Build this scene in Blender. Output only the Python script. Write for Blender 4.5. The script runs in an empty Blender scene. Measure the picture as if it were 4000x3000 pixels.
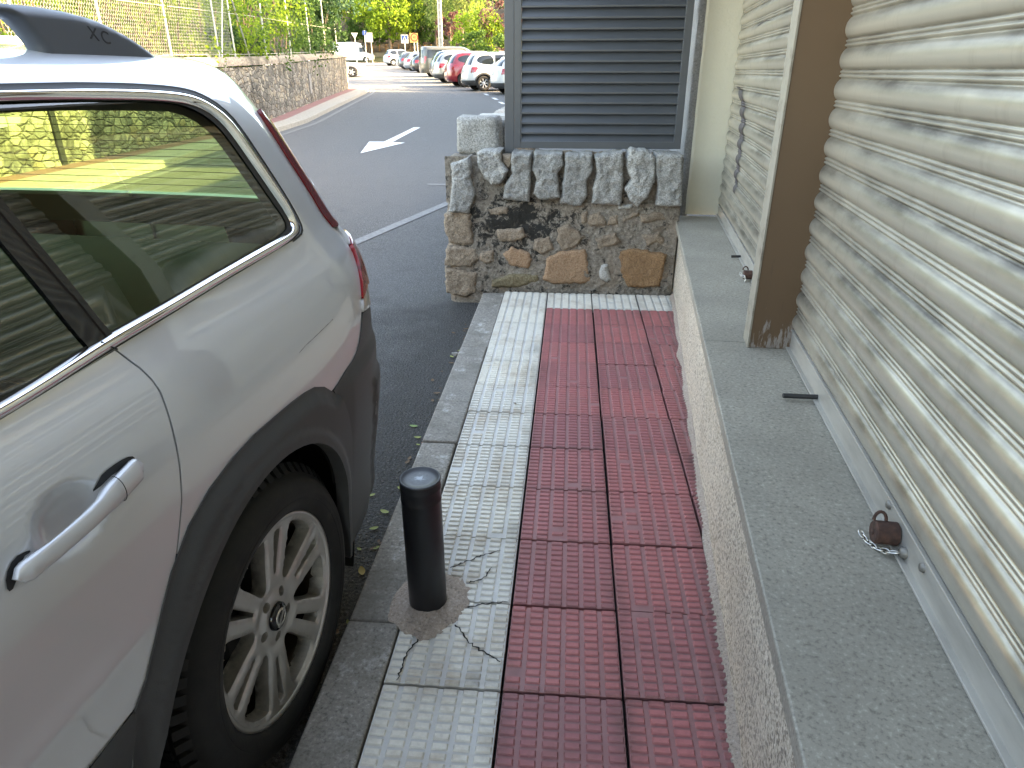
import bpy, bmesh, math, random
import numpy as np
from mathutils import Vector, Matrix, geometry, noise as mnoise
R_ = math.radians
random.seed(7); rng = np.random.default_rng(7)
SC = bpy.context.scene
COL = SC.collection

# ---------------------------------------------------------------- camera
cd = bpy.data.cameras.new("camera"); cam = bpy.data.objects.new("camera", cd); COL.objects.link(cam)
YAW, PITCH, ROLL = 8.24450504e-02, 4.31338837e-01, -7.80956705e-04
_f = Vector((-math.sin(YAW)*math.cos(PITCH), math.cos(YAW)*math.cos(PITCH), -math.sin(PITCH)))
_r = Vector((math.cos(YAW), math.sin(YAW), 0)); _u = _r.cross(_f)
_r2 = math.cos(ROLL)*_r+math.sin(ROLL)*_u; _u2 = -math.sin(ROLL)*_r+math.cos(ROLL)*_u
cam.matrix_world = Matrix(((_r2.x, _u2.x, -_f.x, 0.12662), (_r2.y, _u2.y, -_f.y, -4.20707), (_r2.z, _u2.z, -_f.z, 1.38934), (0, 0, 0, 1)))
cd.sensor_width = 36; cd.lens = 2658.83931*36/4000; cd.clip_end = 900; cd.clip_start = 0.05
SC.camera = cam
SC.render.resolution_x, SC.render.resolution_y = 1024, 768

# ---------------------------------------------------------------- sky, sun, exposure
SUN_EL, SUN_AZ = 28.0, 4.0          # azimuth measured from +x towards +y
w = bpy.data.worlds.new("World"); SC.world = w; w.use_nodes = True
wn = w.node_tree; bg = wn.nodes["Background"]
sky = wn.nodes.new("ShaderNodeTexSky"); sky.sky_type = 'NISHITA'; sky.sun_disc = False
sky.sun_elevation = R_(SUN_EL); sky.sun_rotation = R_(90-SUN_AZ); sky.air_density = 1.0; sky.dust_density = 2.0; sky.ozone_density = 1.0
wn.links.new(sky.outputs[0], bg.inputs[0]); bg.inputs[1].default_value = 0.15
sd = bpy.data.lights.new("sun", 'SUN'); sd.energy = 3.2; sd.angle = R_(0.53); sd.color = (1.0, 0.83, 0.58)
sun = bpy.data.objects.new("sun", sd); COL.objects.link(sun)
_d = Vector((math.cos(R_(SUN_EL))*math.cos(R_(SUN_AZ)), math.cos(R_(SUN_EL))*math.sin(R_(SUN_AZ)), math.sin(R_(SUN_EL))))
sun.rotation_euler = _d.to_track_quat('Z', 'Y').to_euler(); sun.location = (30, 0, 30)
vs = SC.view_settings
vs.view_transform = 'Standard'; vs.look = 'None'; vs.gamma = 1.0; vs.use_curve_mapping = False; vs.exposure = 3.62; vs.use_white_balance = True; vs.white_balance_temperature = 8700; vs.white_balance_tint = 11
SC.cycles.max_bounces = 8; SC.cycles.diffuse_bounces = 4; SC.cycles.glossy_bounces = 4; SC.cycles.transmission_bounces = 6; SC.cycles.transparent_max_bounces = 12
SC.cycles.caustics_reflective = False; SC.cycles.caustics_refractive = False
SC.cycles.use_denoising = True

# ---------------------------------------------------------------- node helpers
class N:
    def __init__(s, name, **kw):
        s.m = bpy.data.materials.new(name); s.m.use_nodes = True; s.t = s.m.node_tree
        s.b = s.t.nodes["Principled BSDF"]; s.out = s.t.nodes["Material Output"]; s._tc = None
        for k, v in kw.items(): s.set(k, v)
    def inp(s, k):
        return s.b.inputs[{'base': 'Base Color', 'rough': 'Roughness', 'metal': 'Metallic', 'coat': 'Coat Weight', 'coatr': 'Coat Roughness', 'spec': 'Specular IOR Level', 'normal': 'Normal', 'emis': 'Emission Color', 'emstr': 'Emission Strength', 'trans': 'Transmission Weight', 'ior': 'IOR', 'alpha': 'Alpha', 'sub': 'Subsurface Weight'}[k]]
    def set(s, k, v):
        i = s.inp(k)
        if hasattr(v, 'links'): s.t.links.new(v, i)
        else: i.default_value = (*v, 1) if isinstance(v, tuple) and len(v) == 3 else v
        return s
    def node(s, t, **kw):
        n = s.t.nodes.new(t)
        for k, v in kw.items(): setattr(n, k, v)
        return n
    def lk(s, v, i):
        if hasattr(v, 'links'): s.t.links.new(v, i)
        else: i.default_value = (*v, 1) if isinstance(v, tuple) and len(v) == 3 and i.type == 'RGBA' else v
    def co(s, kind='Object', scale=None, rot=None):
        if s._tc is None: s._tc = s.node("ShaderNodeTexCoord")
        o = s._tc.outputs[kind]
        if scale is not None or rot is not None:
            mp = s.node("ShaderNodeMapping"); s.t.links.new(o, mp.inputs[0])
            if scale is not None: mp.inputs['Scale'].default_value = scale if isinstance(scale, tuple) else (scale,)*3
            if rot is not None: mp.inputs['Rotation'].default_value = rot
            o = mp.outputs[0]
        return o
    def noise(s, scale=5., detail=4., rough=.55, vec=None, dist=0.):
        n = s.node("ShaderNodeTexNoise"); n.inputs['Scale'].default_value = scale; n.inputs['Detail'].default_value = detail
        n.inputs['Roughness'].default_value = rough; n.inputs['Distortion'].default_value = dist
        s.t.links.new(vec or s.co(), n.inputs['Vector']); return n.outputs[0]
    def vor(s, scale=5., feat='F1', vec=None, out='Distance', rand=1.):
        n = s.node("ShaderNodeTexVoronoi"); n.feature = feat; n.inputs['Scale'].default_value = scale; n.inputs['Randomness'].default_value = rand
        s.t.links.new(vec or s.co(), n.inputs['Vector']); return n.outputs[out]
    def ramp(s, f, *stops, interp='LINEAR'):
        n = s.node("ShaderNodeValToRGB"); cr = n.color_ramp; cr.interpolation = interp
        while len(cr.elements) < len(stops): cr.elements.new(.5)
        for e, (p, c) in zip(cr.elements, stops):
            e.position = p; e.color = (c, c, c, 1) if isinstance(c, (int, float)) else (*c, 1)
        s.t.links.new(f, n.inputs[0]); return n.outputs[0]
    def mix(s, f, a, b, mode='MIX'):
        n = s.node("ShaderNodeMix", data_type='RGBA', blend_type=mode); s.lk(f, n.inputs[0]); s.lk(a, n.inputs[6]); s.lk(b, n.inputs[7]); return n.outputs[2]
    def math(s, op, a, b=0., c=0.):
        n = s.node("ShaderNodeMath", operation=op)
        for i, v in enumerate((a, b, c)): s.lk(v, n.inputs[i])
        return n.outputs[0]
    def sep(s, v):
        n = s.node("ShaderNodeSeparateXYZ"); s.t.links.new(v, n.inputs[0]); return n.outputs
    def bump(s, h, strength=.5, dist=.01, prev=None):
        n = s.node("ShaderNodeBump"); n.inputs['Strength'].default_value = strength; n.inputs['Distance'].default_value = dist
        s.t.links.new(h, n.inputs['Height'])
        if prev is not None: s.t.links.new(prev, n.inputs['Normal'])
        return n.outputs[0]
    def attr(s, name, out='Color'):
        n = s.node("ShaderNodeAttribute"); n.attribute_name = name; return n.outputs[out]
    def island(s): return s.node("ShaderNodeNewGeometry").outputs['Random Per Island']

# ---------------------------------------------------------------- object helpers
def tag(o, label=None, cat=None, group=None, kind=None):
    if label: o['label'] = label
    if cat: o['category'] = cat
    if group: o['group'] = group
    if kind: o['kind'] = kind
    return o
def thing(name, label, cat, loc=(0, 0, 0), rz=0., group=None):
    o = bpy.data.objects.new(name, None); COL.objects.link(o); o.empty_display_size = .1
    o.location = loc; o.rotation_euler = (0, 0, rz)
    return tag(o, label, cat, group)
def link(name, me, mats=None, parent=None):
    o = bpy.data.objects.new(name, me); COL.objects.link(o)
    for m in (mats if isinstance(mats, (list, tuple)) else [mats] if mats else []): me.materials.append(m.m if isinstance(m, N) else m)
    if parent is not None: o.parent = parent
    return o
def copy_tree(o, parent=None):
    c = o.copy(); COL.objects.link(c)
    if parent is not None: c.parent = parent
    for ch in list(o.children): copy_tree(ch, c)
    return c
class MB:
    """collects geometry, then links it as one mesh object"""
    def __init__(s): s.v = []; s.f = []; s.mi = []; s.sm = []
    def add(s, v, f, mi=0, sm=False):
        b = len(s.v); s.v += [tuple(map(float, p)) for p in v]; s.f += [tuple(int(i)+b for i in q) for q in f]
        s.mi += [mi]*len(f); s.sm += [sm]*len(f); return s
    def box(s, c, d, rz=0., mi=0, ch=0., M=None):
        x, y, z = (d[0]/2, d[1]/2, d[2]/2)
        P = []
        if ch <= 0:
            P = [(a*x, b*y, e*z) for e in (-1, 1) for b in (-1, 1) for a in (-1, 1)]
            F = [(0, 2, 3, 1), (4, 5, 7, 6), (0, 1, 5, 4), (2, 6, 7, 3), (0, 4, 6, 2), (1, 3, 7, 5)]
        else:
            ch = min(ch, x*.9, y*.9, z*.9); P = []
            for e in (-1, 1):
                for b in (-1, 1):
                    for a in (-1, 1):
                        P += [(a*(x-ch), b*(y-ch), e*z), (a*(x-ch), b*y, e*(z-ch)), (a*x, b*(y-ch), e*(z-ch))]
            bm = bmesh.new(); [bm.verts.new(p) for p in P]; bmesh.ops.convex_hull(bm, input=bm.verts)
            bmesh.ops.dissolve_limit(bm, angle_limit=.01, verts=bm.verts, edges=bm.edges)
            bm.verts.index_update(); P = [v.co[:] for v in bm.verts]; F = [[v.index for v in f.verts] for f in bm.faces]; bm.free()
        cs, sn = math.cos(rz), math.sin(rz)
        P = [(c[0]+p[0]*cs-p[1]*sn, c[1]+p[0]*sn+p[1]*cs, c[2]+p[2]) for p in P]
        if M is not None: P = [tuple(M @ Vector(p)) for p in P]
        return s.add(P, F, mi)
    def prism(s, poly, z0, z1, mi=0, M=None, sm=False):
        n = len(poly); P = [(*p, z0) for p in poly]+[(*p, z1) for p in poly]
        F = [tuple(range(n))[::-1], tuple(range(n, 2*n))]+[(i, (i+1) % n, (i+1) % n+n, i+n) for i in range(n)]
        if M is not None: P = [tuple(M @ Vector(p)) for p in P]
        return s.add(P, F, mi, sm)
    def tube(s, path, r, n=8, mi=0, caps=True, sm=True):
        path = [Vector(p) for p in path]; m = len(path); rs = r if hasattr(r, '__len__') else [r]*m
        V = []; up = Vector((0, 0, 1)) if abs((path[-1]-path[0]).normalized().z) < .9 else Vector((1, 0, 0))
        for i, p in enumerate(path):
            t = (path[min(i+1, m-1)]-path[max(i-1, 0)]).normalized(); a = t.cross(up).normalized(); b = a.cross(t)
            V += [p+rs[i]*(math.cos(2*math.pi*k/n)*a+math.sin(2*math.pi*k/n)*b) for k in range(n)]
        F = [(i*n+k, i*n+(k+1) % n, (i+1)*n+(k+1) % n, (i+1)*n+k) for i in range(m-1) for k in range(n)]
        s.add(V, F, mi, sm)
        if caps: s.add(V[:n], [tuple(range(n))], mi); s.add(V[-n:], [tuple(range(n))[::-1]], mi)
        return s
    def lathe(s, prof, n=32, mi=0, axis='z', c=(0, 0, 0), sm=True, a0=0., a1=2*math.pi):
        full = abs(a1-a0-2*math.pi) < 1e-6; cols = n if full else n+1; V = []
        for k in range(cols):
            a = a0+(a1-a0)*k/n; ca, sa = math.cos(a), math.sin(a)
            for r, h in prof:
                p = (r*ca, r*sa, h) if axis == 'z' else (h, r*ca, r*sa)
                V.append((p[0]+c[0], p[1]+c[1], p[2]+c[2]))
        m = len(prof)
        F = [(k*m+i, ((k+1) % cols)*m+i, ((k+1) % cols)*m+i+1, k*m+i+1) for k in range(n) for i in range(m-1)]
        return s.add(V, F, mi, sm)
    def grid(s, P, mi=0, sm=True, flip=False):
        P = np.asarray(P, float); a, b = P.shape[:2]
        F = [(i*b+j, (i+1)*b+j, (i+1)*b+j+1, i*b+j+1) for i in range(a-1) for j in range(b-1)]
        if flip: F = [f[::-1] for f in F]
        return s.add(P.reshape(-1, 3), F, mi, sm)
    def mesh(s, name):
        me = bpy.data.meshes.new(name); me.from_pydata(s.v, [], s.f)
        me.polygons.foreach_set('material_index', s.mi); me.polygons.foreach_set('use_smooth', s.sm); me.update(); return me
    def build(s, name, mats, parent=None, bevel=0., seg=2, fix=False):
        me = s.mesh(name)
        if fix:
            bm = bmesh.new(); bm.from_mesh(me); bmesh.ops.recalc_face_normals(bm, faces=bm.faces); bm.to_mesh(me); bm.free()
        o = link(name, me, mats, parent)
        if bevel:
            b = o.modifiers.new('bevel', 'BEVEL'); b.width = bevel; b.segments = seg; b.limit_method = 'ANGLE'; b.angle_limit = R_(40)
        return o
def inside(P, poly):
    P = np.asarray(P, float); q = np.asarray(poly, float); x, y = P[:, 0], P[:, 1]; r = np.zeros(len(P), bool)
    j = len(q)-1
    for i in range(len(q)):
        xi, yi = q[i]; xj, yj = q[j]
        c = ((yi > y) != (yj > y)) & (x < (xj-xi)*(y-yi)/((yj-yi) if yj != yi else 1e-12)+xi); r ^= c; j = i
    return r
def edist(P, poly):
    P = np.asarray(P, float); q = np.asarray(poly, float); d = np.full(len(P), 1e9)
    for i in range(len(q)):
        a, b = q[i], q[(i+1) % len(q)]; ab = b-a; t = np.clip(((P-a)@ab)/(ab@ab+1e-12), 0, 1)
        d = np.minimum(d, np.hypot(*(P-a-t[:, None]*ab).T))
    return d
def densify(poly, step, closed=True):
    out = []; n = len(poly)
    for i in range(n if closed else n-1):
        a = np.array(poly[i], float); b = np.array(poly[(i+1) % n], float); k = max(1, int(np.ceil(np.hypot(*(b-a))/step)))
        out += [tuple(a+(b-a)*t/k) for t in range(k)]
    if not closed: out.append(tuple(poly[-1]))
    return out
def smooth_poly(poly, step, it=2):
    """round the corners of a closed polygon (Chaikin) and resample"""
    q = [np.array(p, float) for p in poly]
    for _ in range(it):
        r = []
        for i in range(len(q)):
            a, b = q[i], q[(i+1) % len(q)]; r += [a*.75+b*.25, a*.25+b*.75]
        q = r
    return densify([tuple(p) for p in q], step)
def cdt(outer, holes, step, jitter=0.):
    """triangulate a polygon with holes in the plane with inner grid points"""
    loops = [densify(outer, step)]+[densify(h, step) for h in holes]
    V = []; E = []
    for L in loops:
        b = len(V); V += L; E += [(b+i, b+(i+1) % len(L)) for i in range(len(L))]
    o = np.array(outer, float); mn, mx = o.min(0), o.max(0)
    gx, gy = np.meshgrid(np.arange(mn[0]+step/2, mx[0], step), np.arange(mn[1]+step/2, mx[1], step)); G = np.c_[gx.ravel(), gy.ravel()]
    if jitter: G = G+rng.uniform(-jitter, jitter, G.shape)*step
    k = inside(G, outer)
    for h in holes: k &= ~inside(G, h)
    G = G[k]
    if len(G):
        k = np.ones(len(G), bool)
        for L in [outer]+list(holes): k &= edist(G, L) > step*.45
        G = G[k]
    V = V+[tuple(p) for p in G]
    r = geometry.delaunay_2d_cdt([Vector(p) for p in V], E, [], 0, 1e-6)
    P = np.array([tuple(p) for p in r[0]]); T = np.array([f for f in r[2] if len(f) == 3])
    c = P[T].mean(1); k = inside(c, outer)
    for h in holes: k &= ~inside(c, h)
    T = T[k]
    ar = (P[T[:, 1], 0]-P[T[:, 0], 0])*(P[T[:, 2], 1]-P[T[:, 0], 1])-(P[T[:, 2], 0]-P[T[:, 0], 0])*(P[T[:, 1], 1]-P[T[:, 0], 1])
    T = T[np.abs(ar) > 1e-9]; ar = ar[np.abs(ar) > 1e-9]
    T[ar < 0] = T[ar < 0][:, ::-1]
    u, inv = np.unique(T, return_inverse=True)
    return P[u], inv.reshape(-1, 3)
def odist(P, L):
    P = np.asarray(P, float); q = np.asarray(L, float); d = np.full(len(P), 1e9)
    for a, b in zip(q[:-1], q[1:]):
        ab = b-a; t = np.clip(((P-a)@ab)/(ab@ab+1e-12), 0, 1); d = np.minimum(d, np.hypot(*(P-a-t[:, None]*ab).T))
    return d
def sstep(x): x = np.clip(x, 0, 1); return x*x*(3-2*x)
def border(T):
    e = {}
    for t in T:
        for i in range(3):
            a, b = int(t[i]), int(t[(i+1) % 3])
            if (b, a) in e: del e[(b, a)]
            else: e[(a, b)] = 1
    return list(e)
def gz(y):
    y = np.asarray(y, float); return -.1165+.029*2.5*np.logaddexp(0, (y-9)/2.5)
# ---------------------------------------------------------------- materials
def simple(name, base, rough=.5, metal=0., **kw): return N(name, base=base, rough=rough, metal=metal, **kw)
def speckle(name, base, dark, light, scale=220., rough=.75, bump=.25, big=.25, tint=None):
    n = N(name); f = n.noise(scale, 3, .7); g = n.noise(scale*.45, 2, .6)
    c = n.ramp(f, (.32, dark), (.47, base), (.56, base), (.70, light))
    b = n.noise(2.2, 5, .6); c = n.mix(n.ramp(b, (.35, big), (.7, 0.)), c, tint or tuple(x*.45 for x in base))
    n.set('base', c); n.set('rough', rough); n.set('normal', n.bump(n.math('ADD', f, g), bump, .004)); return n
M = {}
# asphalt: grey, darker and grittier close to the kerb, with pale stones and worn patches
n = N('asphalt'); p = n.co('Object'); sx, sy, sz = n.sep(p)
f1 = n.vor(85, 'F1', out='Distance'); f2 = n.noise(330, 3, .7); big = n.noise(.55, 5, .6); mid = n.noise(4, 4, .6)
c = n.ramp(n.noise(95, 3, .8), (.32, (.022, .022, .022)), (.46, (.085, .084, .082)), (.58, (.15, .148, .144)), (.67, (.34, .33, .30)))
c = n.mix(n.ramp(big, (.35, .0), (.68, .5)), c, (.15, .148, .148))
c = n.mix(n.ramp(mid, (.55, 0.), (.75, .35)), c, (.045, .043, .042))
wet = n.math('MULTIPLY', n.ramp(n.math('ADD', n.math('MULTIPLY', n.math('ADD', sx, 1.55), 1.), n.math('MULTIPLY', n.math('ADD', n.noise(2.2, 5, .65), -.5), 1.6)), (.25, 0.), (.75, 1.)), n.ramp(n.math('ADD', n.math('MULTIPLY', sy, -.5), n.math('MULTIPLY', n.noise(2., 4), .8)), (.0, 0.), (.35, 1.)))
c = n.mix(n.math('MULTIPLY', wet, .62), c, n.mix(n.ramp(n.noise(120, 2, .8), (.60, 0.), (.68, 1.)), (.022, .021, .020), (.20, .19, .17)))
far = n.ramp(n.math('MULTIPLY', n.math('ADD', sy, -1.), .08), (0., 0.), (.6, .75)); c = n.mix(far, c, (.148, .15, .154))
n.set('base', c); n.set('rough', .82); n.set('spec', .35)
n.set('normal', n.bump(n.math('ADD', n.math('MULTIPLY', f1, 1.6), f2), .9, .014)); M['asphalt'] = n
# paint on the road
n = N('road_paint', rough=.75); k = n.noise(34, 5, .75)
n.set('base', n.mix(n.ramp(k, (.55, 0.), (.68, .8)), (.62, .63, .63), (.16, .16, .165))); n.set('normal', n.bump(n.noise(260, 2), .4, .003)); M['paint'] = n
n = N('worn_paint', rough=.8); k = n.noise(26, 5, .8)
n.set('base', n.mix(n.ramp(k, (.34, .35), (.56, .97)), (.25, .245, .235), (.12, .12, .12))); M['wornpaint'] = n
# pavement tiles
def tile(name, base, alt, dirt, dk, gcol):
    n = N(name); a = n.attr('tint', 'Fac'); k = n.noise(5.5, 6, .65); fine = n.noise(60, 4, .65)
    c = n.mix(a, base, alt)
    c = n.mix(n.ramp(fine, (.30, .35), (.55, 0.)), c, tuple(x*.55 for x in base))
    c = n.mix(n.ramp(k, (.48, 0.), (.72, dk)), c, dirt)
    g = n.attr('grime', 'Fac'); gk = n.math('MULTIPLY', g, n.ramp(n.noise(24, 5, .7), (.25, .35), (.6, 1.)))
    c = n.mix(gk, c, (.035, .03, .027)); gv = n.attr('groove', 'Fac'); c = n.mix(n.math('MULTIPLY', gv, n.ramp(n.noise(9, 4), (.3, .35), (.7, .8))), c, gcol); n.set('base', c); n.set('rough', n.ramp(k, (.3, .42), (.7, .7)))
    n.set('normal', n.bump(n.noise(180, 3, .7), .18, .003)); return n
M['tile_red'] = tile('red_tile', (.46, .140, .132), (.34, .115, .118), (.24, .125, .11), .5, (.33, .165, .155))
M['tile_white'] = tile('white_tile', (.78, .72, .60), (.68, .64, .56), (.36, .25, .15), .75, (.55, .54, .52))
n = N('joint_dirt', rough=.95); n.set('base', n.ramp(n.noise(45, 5, .7), (.3, (.010, .009, .008)), (.58, (.032, .028, .023)), (.78, (.14, .115, .08)))); n.set('normal', n.bump(n.noise(140, 3), .6, .004)); M['joint'] = n
M['kerb'] = speckle('kerb_concrete', (.285, .255, .215), (.11, .10, .085), (.48, .44, .39), 100, .85, .5, .5, (.15, .14, .125))
n = M['kerb']; kb = n.b.inputs['Base Color'].links[0].from_socket; kc = n.mix(n.ramp(n.noise(7., 6, .75), (.57, 0.), (.66, .7)), kb, (.60, .58, .54)); n.set('base', n.mix(n.ramp(n.noise(3.2, 5, .7), (.48, 0.), (.66, .75)), kc, (.13, .115, .09)))
M['mortar'] = speckle('mortar', (.40, .32, .26), (.18, .145, .115), (.58, .50, .42), 130, .95, .9, .4, (.19, .145, .11))
M['concrete'] = speckle('grey_concrete', (.30, .29, .28), (.17, .165, .16), (.46, .45, .43), 90, .9, .6, .5)
# granite plinth: pale with dark grains and a few dark scratches
n = N('plinth_granite', rough=.7); f = n.noise(120, 3, .8); v = n.vor(130, 'F1', out='Color'); vf = n.sep(v)[0]
c = n.ramp(f, (.33, (.06, .05, .04)), (.44, (.45, .38, .29)), (.58, (.66, .585, .475)), (.7, (.80, .73, .62)))
c = n.mix(n.ramp(vf, (.80, 0.), (.82, .6), interp='CONSTANT'), c, (.10, .08, .07))
st = n.noise(1., 4, .6, n.co('Object', (5., 5., 60.), (R_(28), 0, 0))); c = n.mix(n.ramp(st, (.68, 0.), (.74, .8)), c, (.09, .08, .07))
c = n.mix(n.ramp(n.noise(2.6, 5, .6), (.45, 0.), (.75, .4)), c, (.30, .24, .17))
n.set('base', c); n.set('normal', n.bump(f, .35, .003)); M['plinth'] = n
n = speckle('ledge_terrazzo', (.35, .315, .255), (.18, .162, .13), (.52, .48, .39), 110, .58, .25, .45, (.15, .135, .11)); M['ledge'] = n
st = n.vor(60, 'F1', out='Distance')
n = N('cream_stucco', rough=.9); k = n.noise(60, 5, .6); n.set('base', n.mix(n.ramp(n.noise(3, 5, .6), (.4, 0.), (.8, .35)), (.66, .61, .48), (.52, .48, .38)))
z = n.sep(n.co('Object'))[2]; n.set('normal', n.bump(k, .55, .008)); M['stucco'] = n
# roller shutter paint with grime and painted slat shading banded along the ribs
def shutter(name, graffiti):
    n = N(name, rough=.32, metal=.5); x, y, z = n.sep(n.co('Object'))
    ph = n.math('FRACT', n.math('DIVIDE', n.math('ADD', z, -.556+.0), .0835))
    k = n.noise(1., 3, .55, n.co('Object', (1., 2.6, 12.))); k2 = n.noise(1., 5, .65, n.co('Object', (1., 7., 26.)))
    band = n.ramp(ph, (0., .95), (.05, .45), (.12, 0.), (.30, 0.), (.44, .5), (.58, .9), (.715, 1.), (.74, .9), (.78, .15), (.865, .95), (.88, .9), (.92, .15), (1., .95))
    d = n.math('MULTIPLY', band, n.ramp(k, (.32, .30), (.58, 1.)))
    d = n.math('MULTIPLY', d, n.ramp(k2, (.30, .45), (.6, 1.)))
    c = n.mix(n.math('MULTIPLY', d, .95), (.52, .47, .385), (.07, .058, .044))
    dr = n.ramp(n.noise(1., 4, .6, n.co('Object', (1., 22., 1.1))), (.55, 0.), (.85, .5)); c = n.mix(dr, c, (.24, .19, .14))
    c = n.mix(n.ramp(n.noise(90, 3, .7), (.62, 0.), (.72, .18)), c, (.30, .26, .2))
    g = n.ramp(n.noise(1., 2, .5, n.co('Object', (1., 3.2, 5.5))), (.575, 0.), (.60, .85), (.66, .85), (.69, 0.))
    if graffiti: g = n.math('MULTIPLY', g, n.ramp(n.math('MULTIPLY', y, -.1), (.41, 0.), (.44, 1.)))
    else: g = n.math('MULTIPLY', g, 0.)
    c = n.mix(g, c, (.09, .08, .085))
    n.set('base', c); n.set('normal', n.bump(n.noise(40, 3), .05, .004)); return n
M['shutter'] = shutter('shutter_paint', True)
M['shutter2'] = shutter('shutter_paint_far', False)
n = N('galvanised_bar', rough=.42, metal=.35); k = n.noise(9, 5, .6, n.co('Object', (1., .6, 3.)))
n.set('base', n.mix(n.ramp(k, (.4, 0.), (.7, .6)), (.46, .43, .38), (.27, .245, .21))); M['bar'] = n
n = N('brown_post_paint', rough=.5); x, y, z = n.sep(n.co('Object')); k = n.noise(1., 6, .7, n.co('Object', (34., 34., 7.)))
h = n.ramp(n.math('ADD', n.math('MULTIPLY', n.math('ADD', z, -.48), -1.9), n.math('MULTIPLY', n.math('ADD', k, -.5), 2.2)), (.0, 1.), (.02, 0.), interp='LINEAR')
h = n.ramp(n.math('ADD', n.math('MULTIPLY', n.math('ADD', z, -.48), 1.5), n.math('MULTIPLY', k, 1.5)), (.72, 1.), (.80, 0.))
c = n.mix(h, (.11, .062, .031), (.25, .215, .19)); c = n.mix(n.ramp(n.noise(1., 5, .7, n.co('Object', (25., 25., 3.))), (.62, 0.), (.7, .5)), c, (.055, .03, .02))
n.set('base', c); n.set('normal', n.bump(h, .3, .003)); M['post'] = n
n = N('pale_flaked_paint', rough=.7); k = n.noise(18, 6, .7); n.set('base', n.mix(n.ramp(k, (.5, 0.), (.68, .7)), (.27, .24, .19), (.12, .09, .065))); M['flaked'] = n
M['rivet'] = simple('dull_zinc', (.20, .185, .16), .5, .5)
M['rust'] = N('rusty_iron', rough=.85); n = M['rust']; n.set('base', n.ramp(n.noise(60, 5), (.3, (.03, .016, .012)), (.7, (.10, .045, .03)))); n.set('normal', n.bump(n.noise(150, 3), .5, .003))
M['steel'] = simple('bright_steel', (.62, .60, .56), .3, 1.)
M['darksteel'] = simple('dark_steel', (.05, .05, .052), .45, .6)
n = N('anthracite_aluminium', rough=.36); n.set('base', n.mix(n.ramp(n.noise(7, 4), (.4, 0.), (.7, .35)), (.056, .062, .070), (.074, .080, .088))); M['louvre'] = n
# bollard: satin black with scuffs
n = N('black_bollard_paint', rough=.32); k = n.noise(70, 6, .75); sc = n.ramp(n.noise(1., 5, .7, n.co('Object', (60., 60., 14.))), (.70, 0.), (.76, .6))
n.set('base', n.mix(sc, (.005, .0055, .0075), (.12, .12, .125))); n.set('rough', n.ramp(n.noise(12, 4), (.3, .28), (.7, .5))); n.set('normal', n.bump(k, .06, .002)); M['bollard'] = n
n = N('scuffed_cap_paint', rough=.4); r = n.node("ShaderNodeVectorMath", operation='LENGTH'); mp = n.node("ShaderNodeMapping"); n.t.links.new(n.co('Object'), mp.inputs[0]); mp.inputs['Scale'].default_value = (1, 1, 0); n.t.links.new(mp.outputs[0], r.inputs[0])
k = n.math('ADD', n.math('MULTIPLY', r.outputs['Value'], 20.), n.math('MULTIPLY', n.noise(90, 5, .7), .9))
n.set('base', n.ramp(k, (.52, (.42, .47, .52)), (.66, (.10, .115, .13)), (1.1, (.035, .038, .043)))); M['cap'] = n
# stones
def stone(name, a, b, cc, scale=60, spk=True):
    n = N(name, rough=.92); k = n.noise(scale*2.2, 4, .75); l = n.noise(7, 5, .65)
    c = n.ramp(k, (.34, a), (.48, b), (.60, cc)); c = n.mix(n.ramp(l, (.42, 0.), (.7, .5)), c, a)
    t = n.island(); c = n.mix(n.math('MULTIPLY', t, .35), c, tuple(x*.6 for x in b))
    n.set('base', c); n.set('normal', n.bump(n.math('ADD', k, n.noise(28, 4, .7)), .85, .010)); return n
M['granite'] = stone('grey_granite', (.125, .12, .11), (.33, .32, .295), (.54, .52, .475), 50)
M['tan'] = stone('tan_stone', (.22, .135, .08), (.40, .24, .14), (.50, .34, .22), 50)
M['rustone'] = stone('rust_stone', (.15, .085, .045), (.28, .155, .075), (.36, .22, .115), 50)
M['olive'] = stone('olive_stone', (.11, .09, .05), (.21, .165, .095), (.30, .25, .16), 45)
M['pale'] = stone('pale_stone', (.25, .24, .21), (.46, .44, .40), (.62, .60, .56), 45)
M['brownstone'] = stone('brown_stone', (.13, .095, .07), (.31, .235, .165), (.44, .35, .26), 48)
n = N('mossy_mortar', rough=.95); x, y, z = n.sep(n.co('Object')); k = n.noise(55, 5, .75); l = n.noise(17, 7, .78, dist=.5)
c = n.ramp(k, (.30, (.13, .11, .085)), (.5, (.27, .23, .185)), (.68, (.46, .415, .35)))
c = n.mix(n.ramp(n.noise(4, 4), (.45, 0.), (.7, .5)), c, (.30, .22, .155))
ms = n.ramp(x, (-.2+.5, 0.), (1., 0.))
mk = n.math('SUBTRACT', 1., n.math('MULTIPLY', n.math('ABSOLUTE', n.math('ADD', x, .22)), 1.9)); mk2 = n.math('SUBTRACT', 1., n.math('MULTIPLY', n.math('ABSOLUTE', n.math('ADD', z, -.45)), 3.2))
mk = n.math('MULTIPLY', n.math('MAXIMUM', mk, 0.), n.math('MAXIMUM', mk2, 0.))
c = n.mix(n.ramp(n.math('ADD', l, n.math('MULTIPLY', mk, .21)), (.55, 0.), (.62, .95)), c, (.012, .012, .010))
n.set('base', c); n.set('normal', n.bump(n.math('ADD', k, n.math('MULTIPLY', l, 1.5)), 1., .016)); M['mossmortar'] = n
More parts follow.
